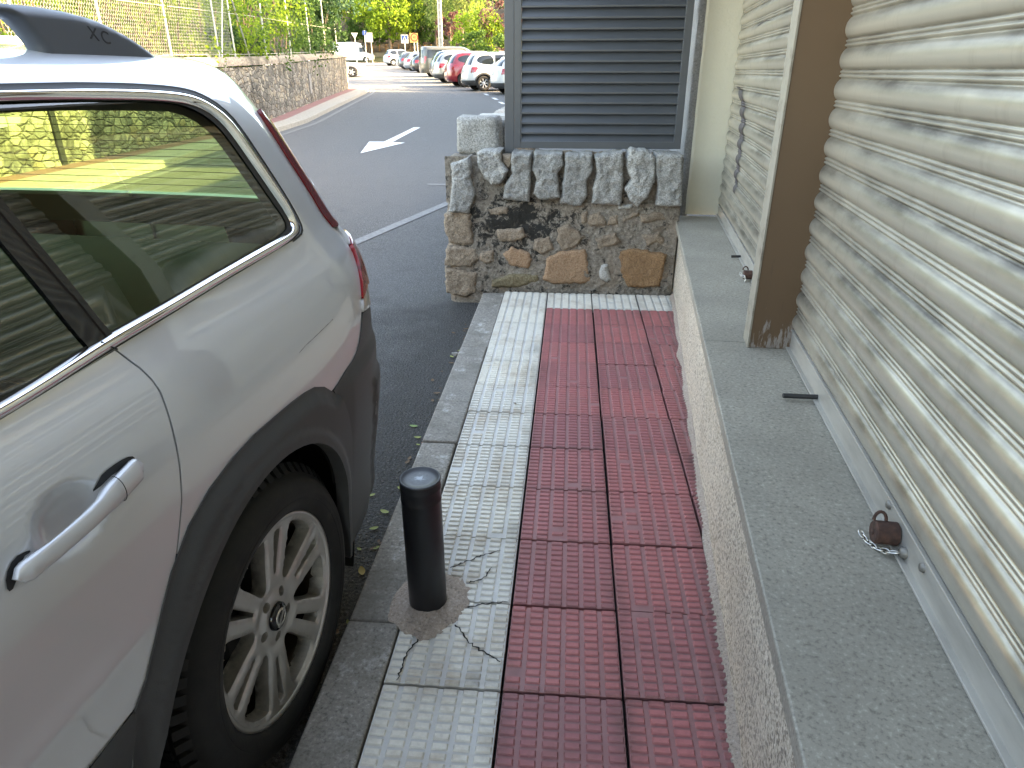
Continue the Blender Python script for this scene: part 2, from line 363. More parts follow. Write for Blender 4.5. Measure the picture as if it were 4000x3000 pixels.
# far old wall
n = N('old_rubble_wall', rough=.95); v = n.vor(5.2, 'DISTANCE_TO_EDGE', n.co('Object', (1., 1., 1.5))); vc = n.sep(n.vor(5.2, 'F1', n.co('Object', (1., 1., 1.5)), 'Color'))[0]
k = n.noise(30, 5, .7); c = n.ramp(vc, (0., (.13, .125, .11)), (.35, (.22, .205, .175)), (.6, (.30, .285, .25)), (.85, (.40, .355, .27)), (1., (.29, .23, .16)))
c = n.mix(n.ramp(v, (.0, .8), (.09, 0.)), c, (.16, .145, .12)); s = n.noise(1., 6, .7, n.co('Object', (2.6, 2.6, .8)))
c = n.mix(n.ramp(s, (.50, 0.), (.62, .75)), c, (.045, .042, .036)); c = n.mix(n.ramp(k, (.35, .4), (.55, 0.)), c, (.05, .045, .04))
n.set('base', c); n.set('normal', n.bump(n.math('ADD', n.ramp(v, (0., 0.), (.16, 1.)), n.math('MULTIPLY', k, .6)), .9, .05)); M['oldwall'] = n
n = N('wall_coping', rough=.95); k = n.noise(20, 6, .7); c = n.ramp(k, (.35, (.10, .085, .065)), (.5, (.27, .23, .18)), (.68, (.40, .36, .30)))
n.set('base', n.mix(n.ramp(n.noise(1.3, 5), (.52, 0.), (.62, .7)), c, (.05, .045, .04))); n.set('normal', n.bump(k, .7, .03)); M['coping'] = n
M['galv'] = simple('galvanised_steel', (.48, .48, .46), .45, .7)
M['wire'] = simple('pale_wire', (.50, .48, .42), .5, .3)
# foliage
def leaf(name, dark, mid, light, tr=.45):
    n = N(name, rough=.55, spec=.25); c = n.ramp(n.island(), (0., dark), (.5, mid), (1., light)); n.set('base', c)
    t = n.node("ShaderNodeBsdfTranslucent"); n.t.links.new(n.mix(.65, c, tuple(min(1, x*1.8) for x in light)), t.inputs[0])
    mx = n.node("ShaderNodeMixShader"); mx.inputs[0].default_value = tr
    n.t.links.new(n.b.outputs[0], mx.inputs[1]); n.t.links.new(t.outputs[0], mx.inputs[2]); n.t.links.new(mx.outputs[0], n.out.inputs[0]); return n
M['leaf_dark'] = leaf('dark_leaves', (.012, .035, .012), (.03, .075, .022), (.06, .12, .03), .3)
M['leaf_mid'] = leaf('green_leaves', (.022, .06, .012), (.045, .10, .02), (.085, .145, .03))
M['leaf_lime'] = leaf('lime_leaves', (.05, .105, .012), (.115, .195, .018), (.20, .28, .03), .5)
M['leaf_olive'] = leaf('olive_leaves', (.05, .08, .02), (.10, .145, .035), (.17, .21, .06))
M['leaf_blue'] = leaf('bluegreen_leaves', (.02, .06, .04), (.05, .12, .07), (.10, .18, .09), .3)
M['leaf_plum'] = leaf('plum_leaves', (.04, .016, .018), (.085, .036, .034), (.15, .075, .062))
n = N('bark', rough=.95); n.set('base', n.ramp(n.noise(1., 5, .7, n.co('Object', (9., 9., 2.))), (.3, (.04, .03, .022)), (.7, (.14, .105, .075)))); M['bark'] = n
n = N('dry_ground', rough=1.); k = n.noise(.35, 6, .65); n.set('base', n.ramp(k, (.35, (.05, .035, .02)), (.55, (.12, .08, .045)), (.7, (.07, .065, .028)))); n.set('normal', n.bump(n.noise(3, 5), .6, .1)); M['dry'] = n
n = N('verge_grass', rough=1.); n.set('base', n.ramp(n.noise(1.2, 6, .7), (.35, (.055, .06, .022)), (.6, (.11, .105, .04)))); M['verge'] = n
M['sand'] = simple('sandy_path', (.24, .185, .11), 1.)
# car
def carpaint(name, base, metal=.0, rough=.4, ior=1.5):
    n = N(name, base=base, rough=rough, metal=metal, coat=1., coatr=.03); n.b.inputs['Coat IOR'].default_value = ior; return n
n = carpaint('silver_beige_paint', (.64, .655, .675), .22, .40, 1.9)
fl = n.noise(900, 2, .6); n.set('rough', n.ramp(fl, (.3, .36), (.7, .50))); M['silver'] = n
M['chrome'] = simple('polished_chrome', (.80, .80, .80), .07, 1.)
n = N('grey_plastic_cladding', rough=.52, spec=.4); n.set('base', n.mix(n.ramp(n.noise(5, 5), (.5, 0.), (.75, .4)), (.052, .053, .054), (.082, .082, .08))); n.set('normal', n.bump(n.noise(420, 2), .15, .002)); M['clad'] = n
M['rail'] = simple('satin_rail', (.075, .083, .095), .42, .25)
M['rubber'] = simple('black_rubber', (.012, .012, .013), .55)
M['gloss'] = simple('gloss_black', (.008, .008, .009), .08)
n = N('tyre_rubber', rough=.72); n.set('base', n.ramp(n.noise(18, 5, .65), (.35, (.005, .005, .0055)), (.62, (.012, .0115, .011)), (.8, (.035, .031, .027)))); n.set('normal', n.bump(n.noise(120, 3), .2, .003)); M['tyre'] = n
n = N('dusty_alloy', rough=.30, metal=.8); k = n.noise(26, 5, .65); z = n.attr('dust', 'Fac')
n.set('base', n.mix(n.math('MAXIMUM', n.math('MULTIPLY', z, n.ramp(k, (.3, .4), (.6, 1.))), n.ramp(z, (.86, 0.), (.98, 1.))), (.74, .72, .68), (.028, .019, .012))); n.set('metal', n.math('SUBTRACT', .8, n.math('MULTIPLY', z, .75))); M['alloy'] = n
M['dark'] = simple('dark_cavity', (.006, .006, .006), .9)
M['trim'] = simple('cabin_trim', (.016, .016, .016), .8)
M['headliner'] = simple('headliner_cloth', (.07, .07, .068), .95)
M['beigetrim'] = simple('pillar_trim', (.26, .245, .215), .8)
def lamp(name, base, extra=None):
    n = N(name, base=base, rough=.12, coat=1., coatr=.02); return n
M['red'] = lamp('red_lens', (.33, .006, .010)); M['darkred'] = lamp('dark_red_lens', (.20, .009, .012)); M['clear'] = lamp('clear_lens', (.60, .58, .56))
def glass(name, tint, fr=1.5, mul=1.):
    n = N(name); t = n.node("ShaderNodeBsdfTransparent"); t.inputs[0].default_value = (*tint, 1)
    g = n.node("ShaderNodeBsdfGlossy"); g.inputs['Roughness'].default_value = .0; g.inputs[0].default_value = (1, 1, 1, 1)
    f = n.node("ShaderNodeFresnel"); n.t.links.new(n.math('ADD', fr, n.math('MULTIPLY', n.node("ShaderNodeNewGeometry").outputs['Backfacing'], 1/fr-fr)), f.inputs[0])
    mx = n.node("ShaderNodeMixShader"); n.t.links.new(n.math('MULTIPLY', f.outputs[0], mul), mx.inputs[0])
    n.t.links.new(t.outputs[0], mx.inputs[1]); n.t.links.new(g.outputs[0], mx.inputs[2]); n.t.links.new(mx.outputs[0], n.out.inputs[0]); return n
M['tint'] = glass('tinted_glass', (.62, .77, .52), 1.5, 1.8)
M['darkglass'] = simple('dark_car_glass', (.012, .016, .02), .04)
# ================================================================ ground, road, pavements
def strip_mesh(name, mat, ys, xl, xr, zf, nx=2, kind='structure'):
    b = MB(); P = [[(xl(y)+(xr(y)-xl(y))*k/nx, y, float(zf(y))) for k in range(nx+1)] for y in ys]
    b.grid(P, flip=True); return tag(b.build(name, mat), kind=kind)
def sp(t, w=1.5): return w*float(np.logaddexp(0, t/w))
hill = lambda y: .27*sp(y-99, 1.2)-.0*y
ground_z = lambda y: float(gz(min(y, 99)))-.09+hill(y)-(.16*sp(y-150, 5) if y > 120 else 0)
ys = list(np.arange(-60, 20, 2.))+list(np.arange(20, 96, 4.))+list(np.arange(96, 130, 1.5))+list(np.arange(130, 420, 12.))
strip_mesh('ground', M['dry'], ys, lambda y: -320., lambda y: 320., ground_z, 4)
KX, KY = [-6.5, -6.5, -6.9, -7.19, -7.92, -9.23, -9.95, -11.2], [-60, 5, 10, 15.44, 20.1, 28.8, 32.0, 33.6]
kx = lambda y: float(np.interp(y, KY, KX))
WX, WY = [-7.95, -7.95, -8.09, -8.99, -9.79, -10.45], [-60, 12, 15.13, 20.47, 25.42, 30.2]
wx = lambda y: float(np.interp(y, WY, WX))
ys = list(np.arange(-60, -6, 6.))+list(np.arange(-6, 40, .5))+list(np.arange(40, 98.1, 2.))
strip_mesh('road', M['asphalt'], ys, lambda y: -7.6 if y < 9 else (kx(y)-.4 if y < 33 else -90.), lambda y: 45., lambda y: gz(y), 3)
strip_mesh('verge', M['verge'], list(np.arange(97., 101.5, .5)), lambda y: -120., lambda y: 60., lambda y: ground_z(y)+.10+.12*min(1, y-97), 2)
strip_mesh('path', M['sand'], list(np.arange(101.5, 104.2, .5)), lambda y: -120., lambda y: 60., lambda y: ground_z(y)+.06, 2)
# far pavement: kerb, grey slabs and a red strip along the wall
ys = list(np.arange(-30, 31.01, .5))
b = MB(); b.grid([[(kx(y), y, float(gz(y))-.05), (kx(y)-.02, y, float(gz(y))+.105), (kx(y)-.05, y, float(gz(y))+.118), (wx(y)+.42, y, float(gz(y))+.122)] for y in ys], 0, False)
b.grid([[(wx(y)+.42, y, float(gz(y))+.1225), (wx(y)-.1, y, float(gz(y))+.1225)] for y in ys], 1, False)
n = N('old_slabs', rough=.9); yy = n.math('FRACT', n.math('MULTIPLY', n.sep(n.co())[1], 1.7)); k = n.noise(30, 5, .7)
c = n.ramp(k, (.35, (.20, .18, .15)), (.6, (.36, .335, .29))); n.set('base', n.mix(n.ramp(yy, (.0, .7), (.03, 0.)), c, (.07, .06, .05))); M['slabs'] = n
M['redstrip'] = speckle('red_strip', (.25, .12, .11), (.13, .08, .07), (.32, .20, .18), 60, .9, .3, .4)
tag(b.build('pavement', [M['slabs'], M['redstrip']]), kind='structure')
# painted edge line by the far kerb, direction arrow, worn bay lines
def sheet(name, polys, mat, dz=.005):
    b = MB()
    for P in polys: b.add([(x, y, float(gz(y))+dz) for x, y in P], [tuple(range(len(P)))])
    return tag(b.build(name, mat, fix=True), kind='structure')
eys = list(np.arange(-4, 31, 1.))
sheet('road_marking', [[(kx(a)+.22, a), (kx(a)+.34, a), (kx(a+1)+.34, a+1), (kx(a+1)+.22, a+1)] for a in eys], M['wornpaint'])
arrow = [(-3.93, 9.33), (-3.46, 11.13), (-3.76, 11.2), (-3.79, 12.8), (-3.79, 14.39), (-3.97, 14.38), (-3.965, 12.8), (-3.96, 11.27), (-4.29, 11.26)]
b = MB(); b.add([(x, y, float(gz(y))+.006) for x, y in arrow], [(0, 1, 2, 7, 8), (2, 3, 6, 7), (3, 4, 5, 6)]); tag(b.build('arrow_marking', M['paint'], fix=True), kind='structure')
sheet('bay_marking', [[(-1.92, 5.72), (-1.35, 5.66), (-1.35, 5.76), (-1.92, 5.82)], [(-2.07, 1.75), (-1.95, 1.75), (-1.0, 5.55), (-1.12, 5.57)]], M['wornpaint'])
sheet('bay_line', [[(x, y), (x+.16, y-.05), (x-.1, y+1.0), (x-.26, y+1.05)] for x, y in ((-4.3, 30.4), (-3.62, 27.6), (-2.95, 24.9), (-2.45, 22.6), (-2.0, 20.4))], M['paint'], .006)
# ---- near kerb
b = MB(); js = [-12., -10.6, -9.2, -7.8, -6.4, -5.0, -3.9, -2.80, -1.79, -1.41, -.715, .30]
for i, (a, c) in enumerate(zip(js[:-1], js[1:])):
    dx = random.uniform(-.006, .006); dz = random.uniform(-.004, .003)
    b.box(((-.447-.301)/2+dx*.5, (a+c)/2, -.10+dz), (.146+dx, c-a-.004, .2), ch=.005)
k = b.build('kerb', M['kerb']); tag(k, kind='structure')
k.modifiers.new('bevel', 'BEVEL').width = .006
b = MB(); b.box((-.375, -5.9, -.16), (.12, 12.6, .22)); b.box((.36, -5.85, -.16), (1.30, 12.6, .25)); tag(b.build('pavement_bed', M['joint']), kind='structure')
# ---- near pavement: ribbed tiles, one mesh, with the joints left open
PLX = lambda y: .883+.0878*(y-.64)            # plinth foot line
def tiles(name, mat, cells):
    b = MB(); tint = []; groove = []
    for (x0, y0, w, h, px) in cells:          # px: number of pad columns
        x1, y1 = x0+w, y0+h; g = .0045 if name.endswith('red') else .0036; z = random.uniform(-.0025, .0015); tx, ty = random.uniform(-.006, .006), random.uniform(-.006, .006)
        def Z(x, y, o): return z+o+tx*(x-x0-w/2)+ty*(y-y0-h/2)
        n0 = len(b.f); t = random.random()
        c = [(x0+g, y0+g), (x1-g, y0+g), (x1-g, y1-g), (x0+g, y1-g)]
        b.add([(x, y, Z(x, y, -.0046)) for x, y in c]+[(x, y, Z(x, y, -.03)) for x, y in c], [(0, 1, 2, 3), (0, 4, 5, 1), (1, 5, 6, 2), (2, 6, 7, 3), (3, 7, 4, 0)])
        cw, rh = .05, .025; nc = max(1, int(round(w/cw))); nr = max(1, int(round(h/rh))); cw, rh = w/nc, h/nr
        worn = random.uniform(.0, .5)
        for i in range(nc):
            for j in range(nr):
                a0, a1 = x0+i*cw+.0058, x0+(i+1)*cw-.0058; c0, c1 = y0+j*rh+.0037, y0+(j+1)*rh-.0037
                if random.random() < .03*worn: continue
                e = .0032; hgt = .0004-.0012*worn*random.random()
                O = [(a0, c0), (a1, c0), (a1, c1), (a0, c1)]; I = [(a0+e, c0+e), (a1-e, c0+e), (a1-e, c1-e*.7), (a0+e, c1-e*.7)]
                b.add([(x, y, Z(x, y, -.0047)) for x, y in O]+[(x, y, Z(x, y, hgt)) for x, y in I], [(4, 5, 6, 7), (0, 1, 5, 4), (1, 2, 6, 5), (2, 3, 7, 6), (3, 0, 4, 7)])
        tint += [t]*(len(b.f)-n0); groove += [1.]+[.6]*4+[0., .25, .25, .25, .25]*((len(b.f)-n0-5)//5)
    me = b.mesh(name); o = link(name, me, mat)
    at = me.attributes.new('tint', 'FLOAT', 'FACE'); at.data.foreach_set('value', tint)
    ag = me.attributes.new('groove', 'FLOAT', 'FACE'); ag.data.foreach_set('value', groove)
    vx = np.array(b.v); gr = np.clip((vx[:, 0]-(PLX(vx[:, 1])-.075))/.075, 0, 1)**1.2
    for (cx, cy, cr) in ((.02, -1.0, .10), (-.03, -.72, .07), (.0, -1.12, .08), (-.02, -2.36, .06), (-.06, -2.98, .05)):
        gr = np.maximum(gr, .6*np.clip(1-np.hypot(vx[:, 0]-cx, (vx[:, 1]-cy)*.6)/cr, 0, 1))
    gr = np.maximum(gr, .55*np.clip((vx[:, 1]-.30)/.06, 0, 1))
    fx = np.abs((vx[:, 0]+.15) % .3-.15); fy = np.abs((vx[:, 1]+.15) % .3-.15); ed = np.minimum(fx, fy); kk = np.array([mnoise.noise(Vector((x*3.1, y*3.1, 4.))) for x, y in vx[:, :2]])
    gr = np.maximum(gr, np.clip(.40+kk*.9, 0, .75)*np.clip(1-ed/.022, 0, 1)*(1. if name.endswith('red') else .55))
    ga = me.attributes.new('grime', 'FLOAT', 'POINT'); ga.data.foreach_set('value', gr.astype(np.float32))
    return tag(o, kind='structure')
T = .3; red, white = [], []
for k in range(-1, 38):
    y0 = -(k+1)*T; h = T
    if k == -1: y0, h = 0., .33
    white.append((-T, y0+random.uniform(-.003, .003), T, h, 6))
    for i in range(4):
        x0 = i*T; lim = PLX(y0+h)-.002
        if x0 > lim-.03: continue
        wd = min(T, lim-x0)
        (white if k == -1 else red).append((x0+(.0 if i < 1 else random.uniform(-.002, .002)), y0+random.uniform(-.004, .004), wd, h, 6))
tiles('pavement_tiles_white', M['tile_white'], white); tiles('pavement_tiles_red', M['tile_red'], red)
# mortar collar round the bollard and the cracks running out of it
b = MB(); mp = [(-.345, -2.79), (-.309, -2.81), (-.28, -2.845), (-.25, -2.845), (-.235, -2.87), (-.205, -2.85), (-.18, -2.83), (-.165, -2.80), (-.14, -2.775), (-.135, -2.74), (-.115, -2.715), (-.13, -2.68), (-.12, -2.65), (-.145, -2.63), (-.16, -2.595), (-.2, -2.60), (-.24, -2.575), (-.29, -2.60), (-.33, -2.64), (-.345, -2.70)]
P, Tn = cdt(smooth_poly(mp, .008, 1), [], .008)
d = edist(P, mp); hh = np.array([mnoise.fractal(Vector((x*28, y*28, 3.)), 1., 2., 4) for x, y in P])
b.add([(x, y, -.002+.014*min(1, dd/.03)**.6*(1-.35*min(1, max(0, np.hypot(x+.235, y+2.72)-.06)/.06))+.006*h_) for (x, y), dd, h_ in zip(P, d, hh)], Tn, 0, True)
tag(b.build('mortar_patch', M['mortar']), kind='structure')
def crack(pts, wd, z=.0022):
    q = densify(pts, .008, False); L = []; Rr = []
    for i, (x, y) in enumerate(q):
        a = np.array(q[max(0, i-1)]); c = np.array(q[min(len(q)-1, i+1)]); t = (c-a)/np.hypot(*(c-a)); nn = np.array([-t[1], t[0]]); j = random.uniform(-.004, .004); ww = wd*random.uniform(.3, 1)*min(1, (len(q)-i)/6+.3)
        L.append((x+nn[0]*(j+ww), y+nn[1]*(j+ww), z)); Rr.append((x+nn[0]*(j-ww), y+nn[1]*(j-ww), z))
    return [L, Rr]
b = MB()
for c in ([(-.231, -2.836), (-.242, -2.873), (-.256, -2.908), (-.26, -2.961), (-.266, -2.998)], [(-.147, -2.796), (-.105, -2.854), (-.063, -2.886), (-.012, -2.918)], [(-.202, -2.562), (-.151, -2.529), (-.105, -2.496), (-.056, -2.467)], [(-.123, -2.728), (-.068, -2.707), (-.011, -2.695)], [(-.14, -2.63), (-.09, -2.60), (-.075, -2.55)]):
    b.grid(crack(c, .0034), 0, False)
tag(b.build('pavement_cracks', M['joint'], fix=True), kind='structure')
# dirt seam at the foot of the plinth and of the stone wall
b = MB(); rows = []
for y in np.arange(-8, .36, .03):
    j = .022+.016*mnoise.noise(Vector((0, y*6, 0))); rows.append([(PLX(y)-j, y, -.004), (PLX(y)-j*.4, y, .006+.004*mnoise.noise(Vector((1, y*9, 0)))), (PLX(y)+.01, y, .016)])
b.grid(rows, 0, True, True); tag(b.build('gutter_dirt', M['mortar']), kind='structure')
# ================================================================ shop building (frame: U along the front, V into the building)
BO = np.array([.883, .64]); BU = np.array([.0875, .99616]); BV = np.array([.99616, -.0875]); BRZ = math.atan2(-.0875, .99616)
shop = thing('shop_building', 'cream shop front with roller shutters above a granite plinth, filling the right side', 'building', (BO[0], BO[1], 0), BRZ)
# local axes: x = V (into the building), y = U (along, away from the camera)
def lb(): return MB()
b = lb(); pl = []
for y in np.arange(-9, .001, .06):
    r = []
    for z in np.arange(-.02, .441, .04): r.append((.0+.006*mnoise.fractal(Vector((y*3, z*5, 1.)), 1., 2., 3), y, z))
    pl.append(r)
b.grid(pl, 0, True, False); b.box((.3, -4.5, .2), (.58, 9.0, .47)); b.build('plinth', M['plinth'], shop)
b = lb(); cuts = [-9., -7.2, -5.1, -4.13-.0, -2.42, 0.0]
cuts = [-9., -6.9, -4.7, -2.44, 0.0]
for a, c in zip(cuts[:-1], cuts[1:]): b.box((.21-.012, (a+c)/2, .4595), (.45, c-a-.004, .041))
b.build('window_ledge', M['ledge'], shop, .004)
# pier: rough concrete arris on the street side, cream render on the face
b = lb(); rows = []
for z in np.arange(.0, 3.31, .03):
    o = [.006*mnoise.fractal(Vector((z*7, k*3., 2.)), 1., 2., 4) for k in range(4)]
    rows.append([(-.012, 1.9, z), (.004+o[0], .36, z), (.0+o[0]*1.4, .10, z), (.006+o[1], .062+o[1]*.6, z), (.045+o[2]*.4, .056+o[2]*.5, z), (.06, .056, z)])
b.grid(rows, 0, True, True); b.build('concrete_edge', M['concrete'], shop)
b = lb(); rows = []
for z in np.arange(.481, 3.31, .04):
    e = .004*mnoise.noise(Vector((z*9, 0, 5.)))
    rows.append([(.046+e+.002, .07, z), (.046+e, .048, z)]+[(x, .045+.0025*mnoise.noise(Vector((x*30, z*30, 0))), z) for x in np.arange(.07, .291, .04)]+[(.295, .05, z), (.295, .36, z)])
b.grid(rows, 0, True, True); b.build('pier', M['stucco'], shop)
# brown steel post with a pale flaked flank
b = lb(); b.box((.203, -2.445, 1.75), (.152, .09, 2.54)); b.build('post', M['post'], shop, .003)
b = lb(); b.box((.1235, -2.444, 1.75), (.007, .10, 2.54)); b.build('post_flank', M['flaked'], shop, .001)
b = lb(); b.box((.279, -2.44, 1.75), (.012, .10, 2.54)); b.build('shutter_guide', M['flaked'], shop, .002)
# roller shutters
PT = .0835
def slat_prof():
    q = []
    for i in range(31):
        t = i/31
        if t < .70: d = .013*(math.sin(math.pi*(t/.70)))**.62*1.1
        elif t < .74: d = .0
        elif t < .86: d = .0075*math.sin(math.pi*(t-.74)/.12)**.7
        elif t < .88: d = .0015
        else: d = .0065*math.sin(math.pi*(t-.88)/.12)**.7
        q.append((t, d))
    return q
SP = slat_prof()
def roller(y0, y1, name, label, mat):
    prof = []
    for k in range(27):
        for t, d in SP: prof.append((.556+(k+t)*PT, d))
    ys = np.linspace(y0, y1, max(3, int((y1-y0)/.35)))
    b = lb(); b.grid([[(.277-d+.0018*mnoise.noise(Vector((y*1.5, z*6, 0)))-.003, y, z) for z, d in prof] for y in ys], 0, True, True)
    r = tag(b.build(name, mat, shop), label)
    b = lb(); b.box((.274, (y0+y1)/2, .520), (.016, y1-y0, .069)); b.box((.268, (y0+y1)/2, .4875), (.03, y1-y0, .006)); b.box((.266, (y0+y1)/2, .5535), (.01, y1-y0, .004)); b.build('bottom_bar', M['bar'], r, .0015)
    return r
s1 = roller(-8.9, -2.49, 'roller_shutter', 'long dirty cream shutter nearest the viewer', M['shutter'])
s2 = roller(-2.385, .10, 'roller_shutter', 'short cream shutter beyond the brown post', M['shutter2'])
# hand-painted dark squiggle on the far shutter: follows the ribs
n = N('dark_marker_stroke', base=(.075, .062, .06), rough=.6); M['marker'] = n
def prof_d(z):
    t = ((z-.556)/PT) % 1.; return float(np.interp(t, [a for a, _ in SP]+[1.], [c for _, c in SP]+[0.]))
def stroke(pts, wd):
    b = lb(); q = densify(pts, .006, False); L, Rr = [], []
    for i, (y, z) in enumerate(q):
        ww = wd*(.55+.45*math.sin(math.pi*min(1., .08+i/len(q)*.95)))
        L.append((.277-prof_d(z)-.0062, y-ww, z)); Rr.append((.277-prof_d(z)-.0062, y+ww, z))
    b.grid([L, Rr], 0, False); return b
for pts, wd in (([(-.16, 1.30), (-.30, 1.285), (-.43, 1.25), (-.52, 1.20), (-.585, 1.13), (-.60, 1.05), (-.615, .97), (-.625, .90), (-.62, .83), (-.66, .74)], .085), ([(-.72, 1.60), (-.85, 1.615), (-1.0, 1.61), (-1.12, 1.605)], .05)):
    stroke(pts, wd).build('paint_stroke', M['marker'], s2, fix=True)
# lintel, upper wall and flat roof
b = lb(); b.box((.36, -4.3, 2.92), (.36, 9.2, .76)); b.build('lintel', M['stucco'], shop, .004)
b = lb(); b.box((4.2, -4.4, 1.6), (7.4, 9.3, 3.2)); b.build('wall', M['stucco'], shop)
b = lb(); b.box((4.05, -4.4, 3.36), (8.0, 9.7, .12)); b.build('roof', M['concrete'], shop, .01)
n = N('dark_soffit', base=(.11, .095, .085), rough=.85); M['soffit'] = n
b = lb(); b.box((-.24, -4.4, 2.84), (.84, 9.6, .16)); b.build('canopy', M['soffit'], shop, .01)
# stubs of steel rod lying on the ledge, rivets and lock eyes of the bottom bars
for y, x0, x1, r in ((-2.925, .165, .272, .0075), (-1.954, .20, .262, .007), (-1.19, .215, .262, .007)):
    b = lb(); b.tube([(x0, y, .4885+r-.001), (x1, y+.008, .4885+r-.001)], r, 10); b.build('bolt', M['darksteel'], shop)
for y, z in ((-3.55, .538), (-3.66, .500), (-3.75, .532)):
    b = lb(); b.lathe([(0.0001, -.007), (.008, -.006), (.010, 0.)], 12, axis='x', c=(.266, y, z)); b.build('rivet', M['rivet'], shop, fix=True)
b = lb(); b.lathe([(0.0001, -.012), (.010, -.011), (.012, 0)], 14, axis='x', c=(.266, -3.672, .505)); b.build('lock_eye', M['rivet'], shop, fix=True)
# ---- padlocks with their chains
def W(x, y, z): return (BO[0]+BV[0]*x+BU[0]*y, BO[1]+BV[1]*x+BU[1]*y, z)
def padlock(y, s, label, links):
    t = thing('padlock', label, 'padlock', W(.235, y, .485), BRZ)
    b = MB(); [b.lathe([(r0*s, h0*s), (r1*s, h1*s)], 24, axis='x', c=(.004, 0, .0285*s)) for r0, h0, r1, h1 in ((.0001, -.022, .0215, -.022), (.0215, -.022, .0245, -.019), (.0245, -.019, .0245, .024), (.0245, .024, .0001, .024))]; b.lathe([(.0001, -.0235*s), (.007*s, -.0235*s), (.007*s, -.022*s)], 12, axis='x', c=(.004, 0, .0285*s)); b.build('lock_body', M['rust'], t, fix=True)
    b = MB(); b.tube([(-.006+.012*math.cos(a), .01+.004*math.sin(a)*s, .052*s+.018*s*math.sin(a)) for a in np.linspace(0, math.pi, 9)], .0035*s, 8); b.build('shackle', M['rust'], t)
    b = MB()
    for i, (p, q) in enumerate(zip(links[:-1], links[1:])):
        p, q = Vector(p)*s, Vector(q)*s; d = (q-p); c = (p+q)/2; L = d.length*.72; dn = d.normalized(); side = dn.cross(Vector((1, 0, 0) if i % 2 else (0, 0, 1))).normalized()
        b.tube([c+dn*L*math.cos(a)+side*.0055*s*math.sin(a) for a in np.linspace(0, 2*math.pi, 15)], .0019*s, 6, caps=False)
    b.build('chain', M['steel'], t); return t
padlock(-3.62, 1.0, 'rusty round padlock and chain on the near shutter\'s bottom bar', [(-.03, .03, .006), (-.026, .02, .0), (-.022, .008, -.001), (-.018, -.004, .0), (-.012, -.016, .001), (-.004, -.028, .004), (.004, -.04, .010), (.016, -.05, .018)])
padlock(-1.60, .85, 'small dark padlock with hanging chain on the shutter beyond the brown post', [(-.03, .03, .03), (-.03, .012, .024), (-.03, -.006, .022), (-.028, -.02, .026), (-.014, -.03, .026), (-.008, -.034, .012), (-.01, -.036, -.001)])
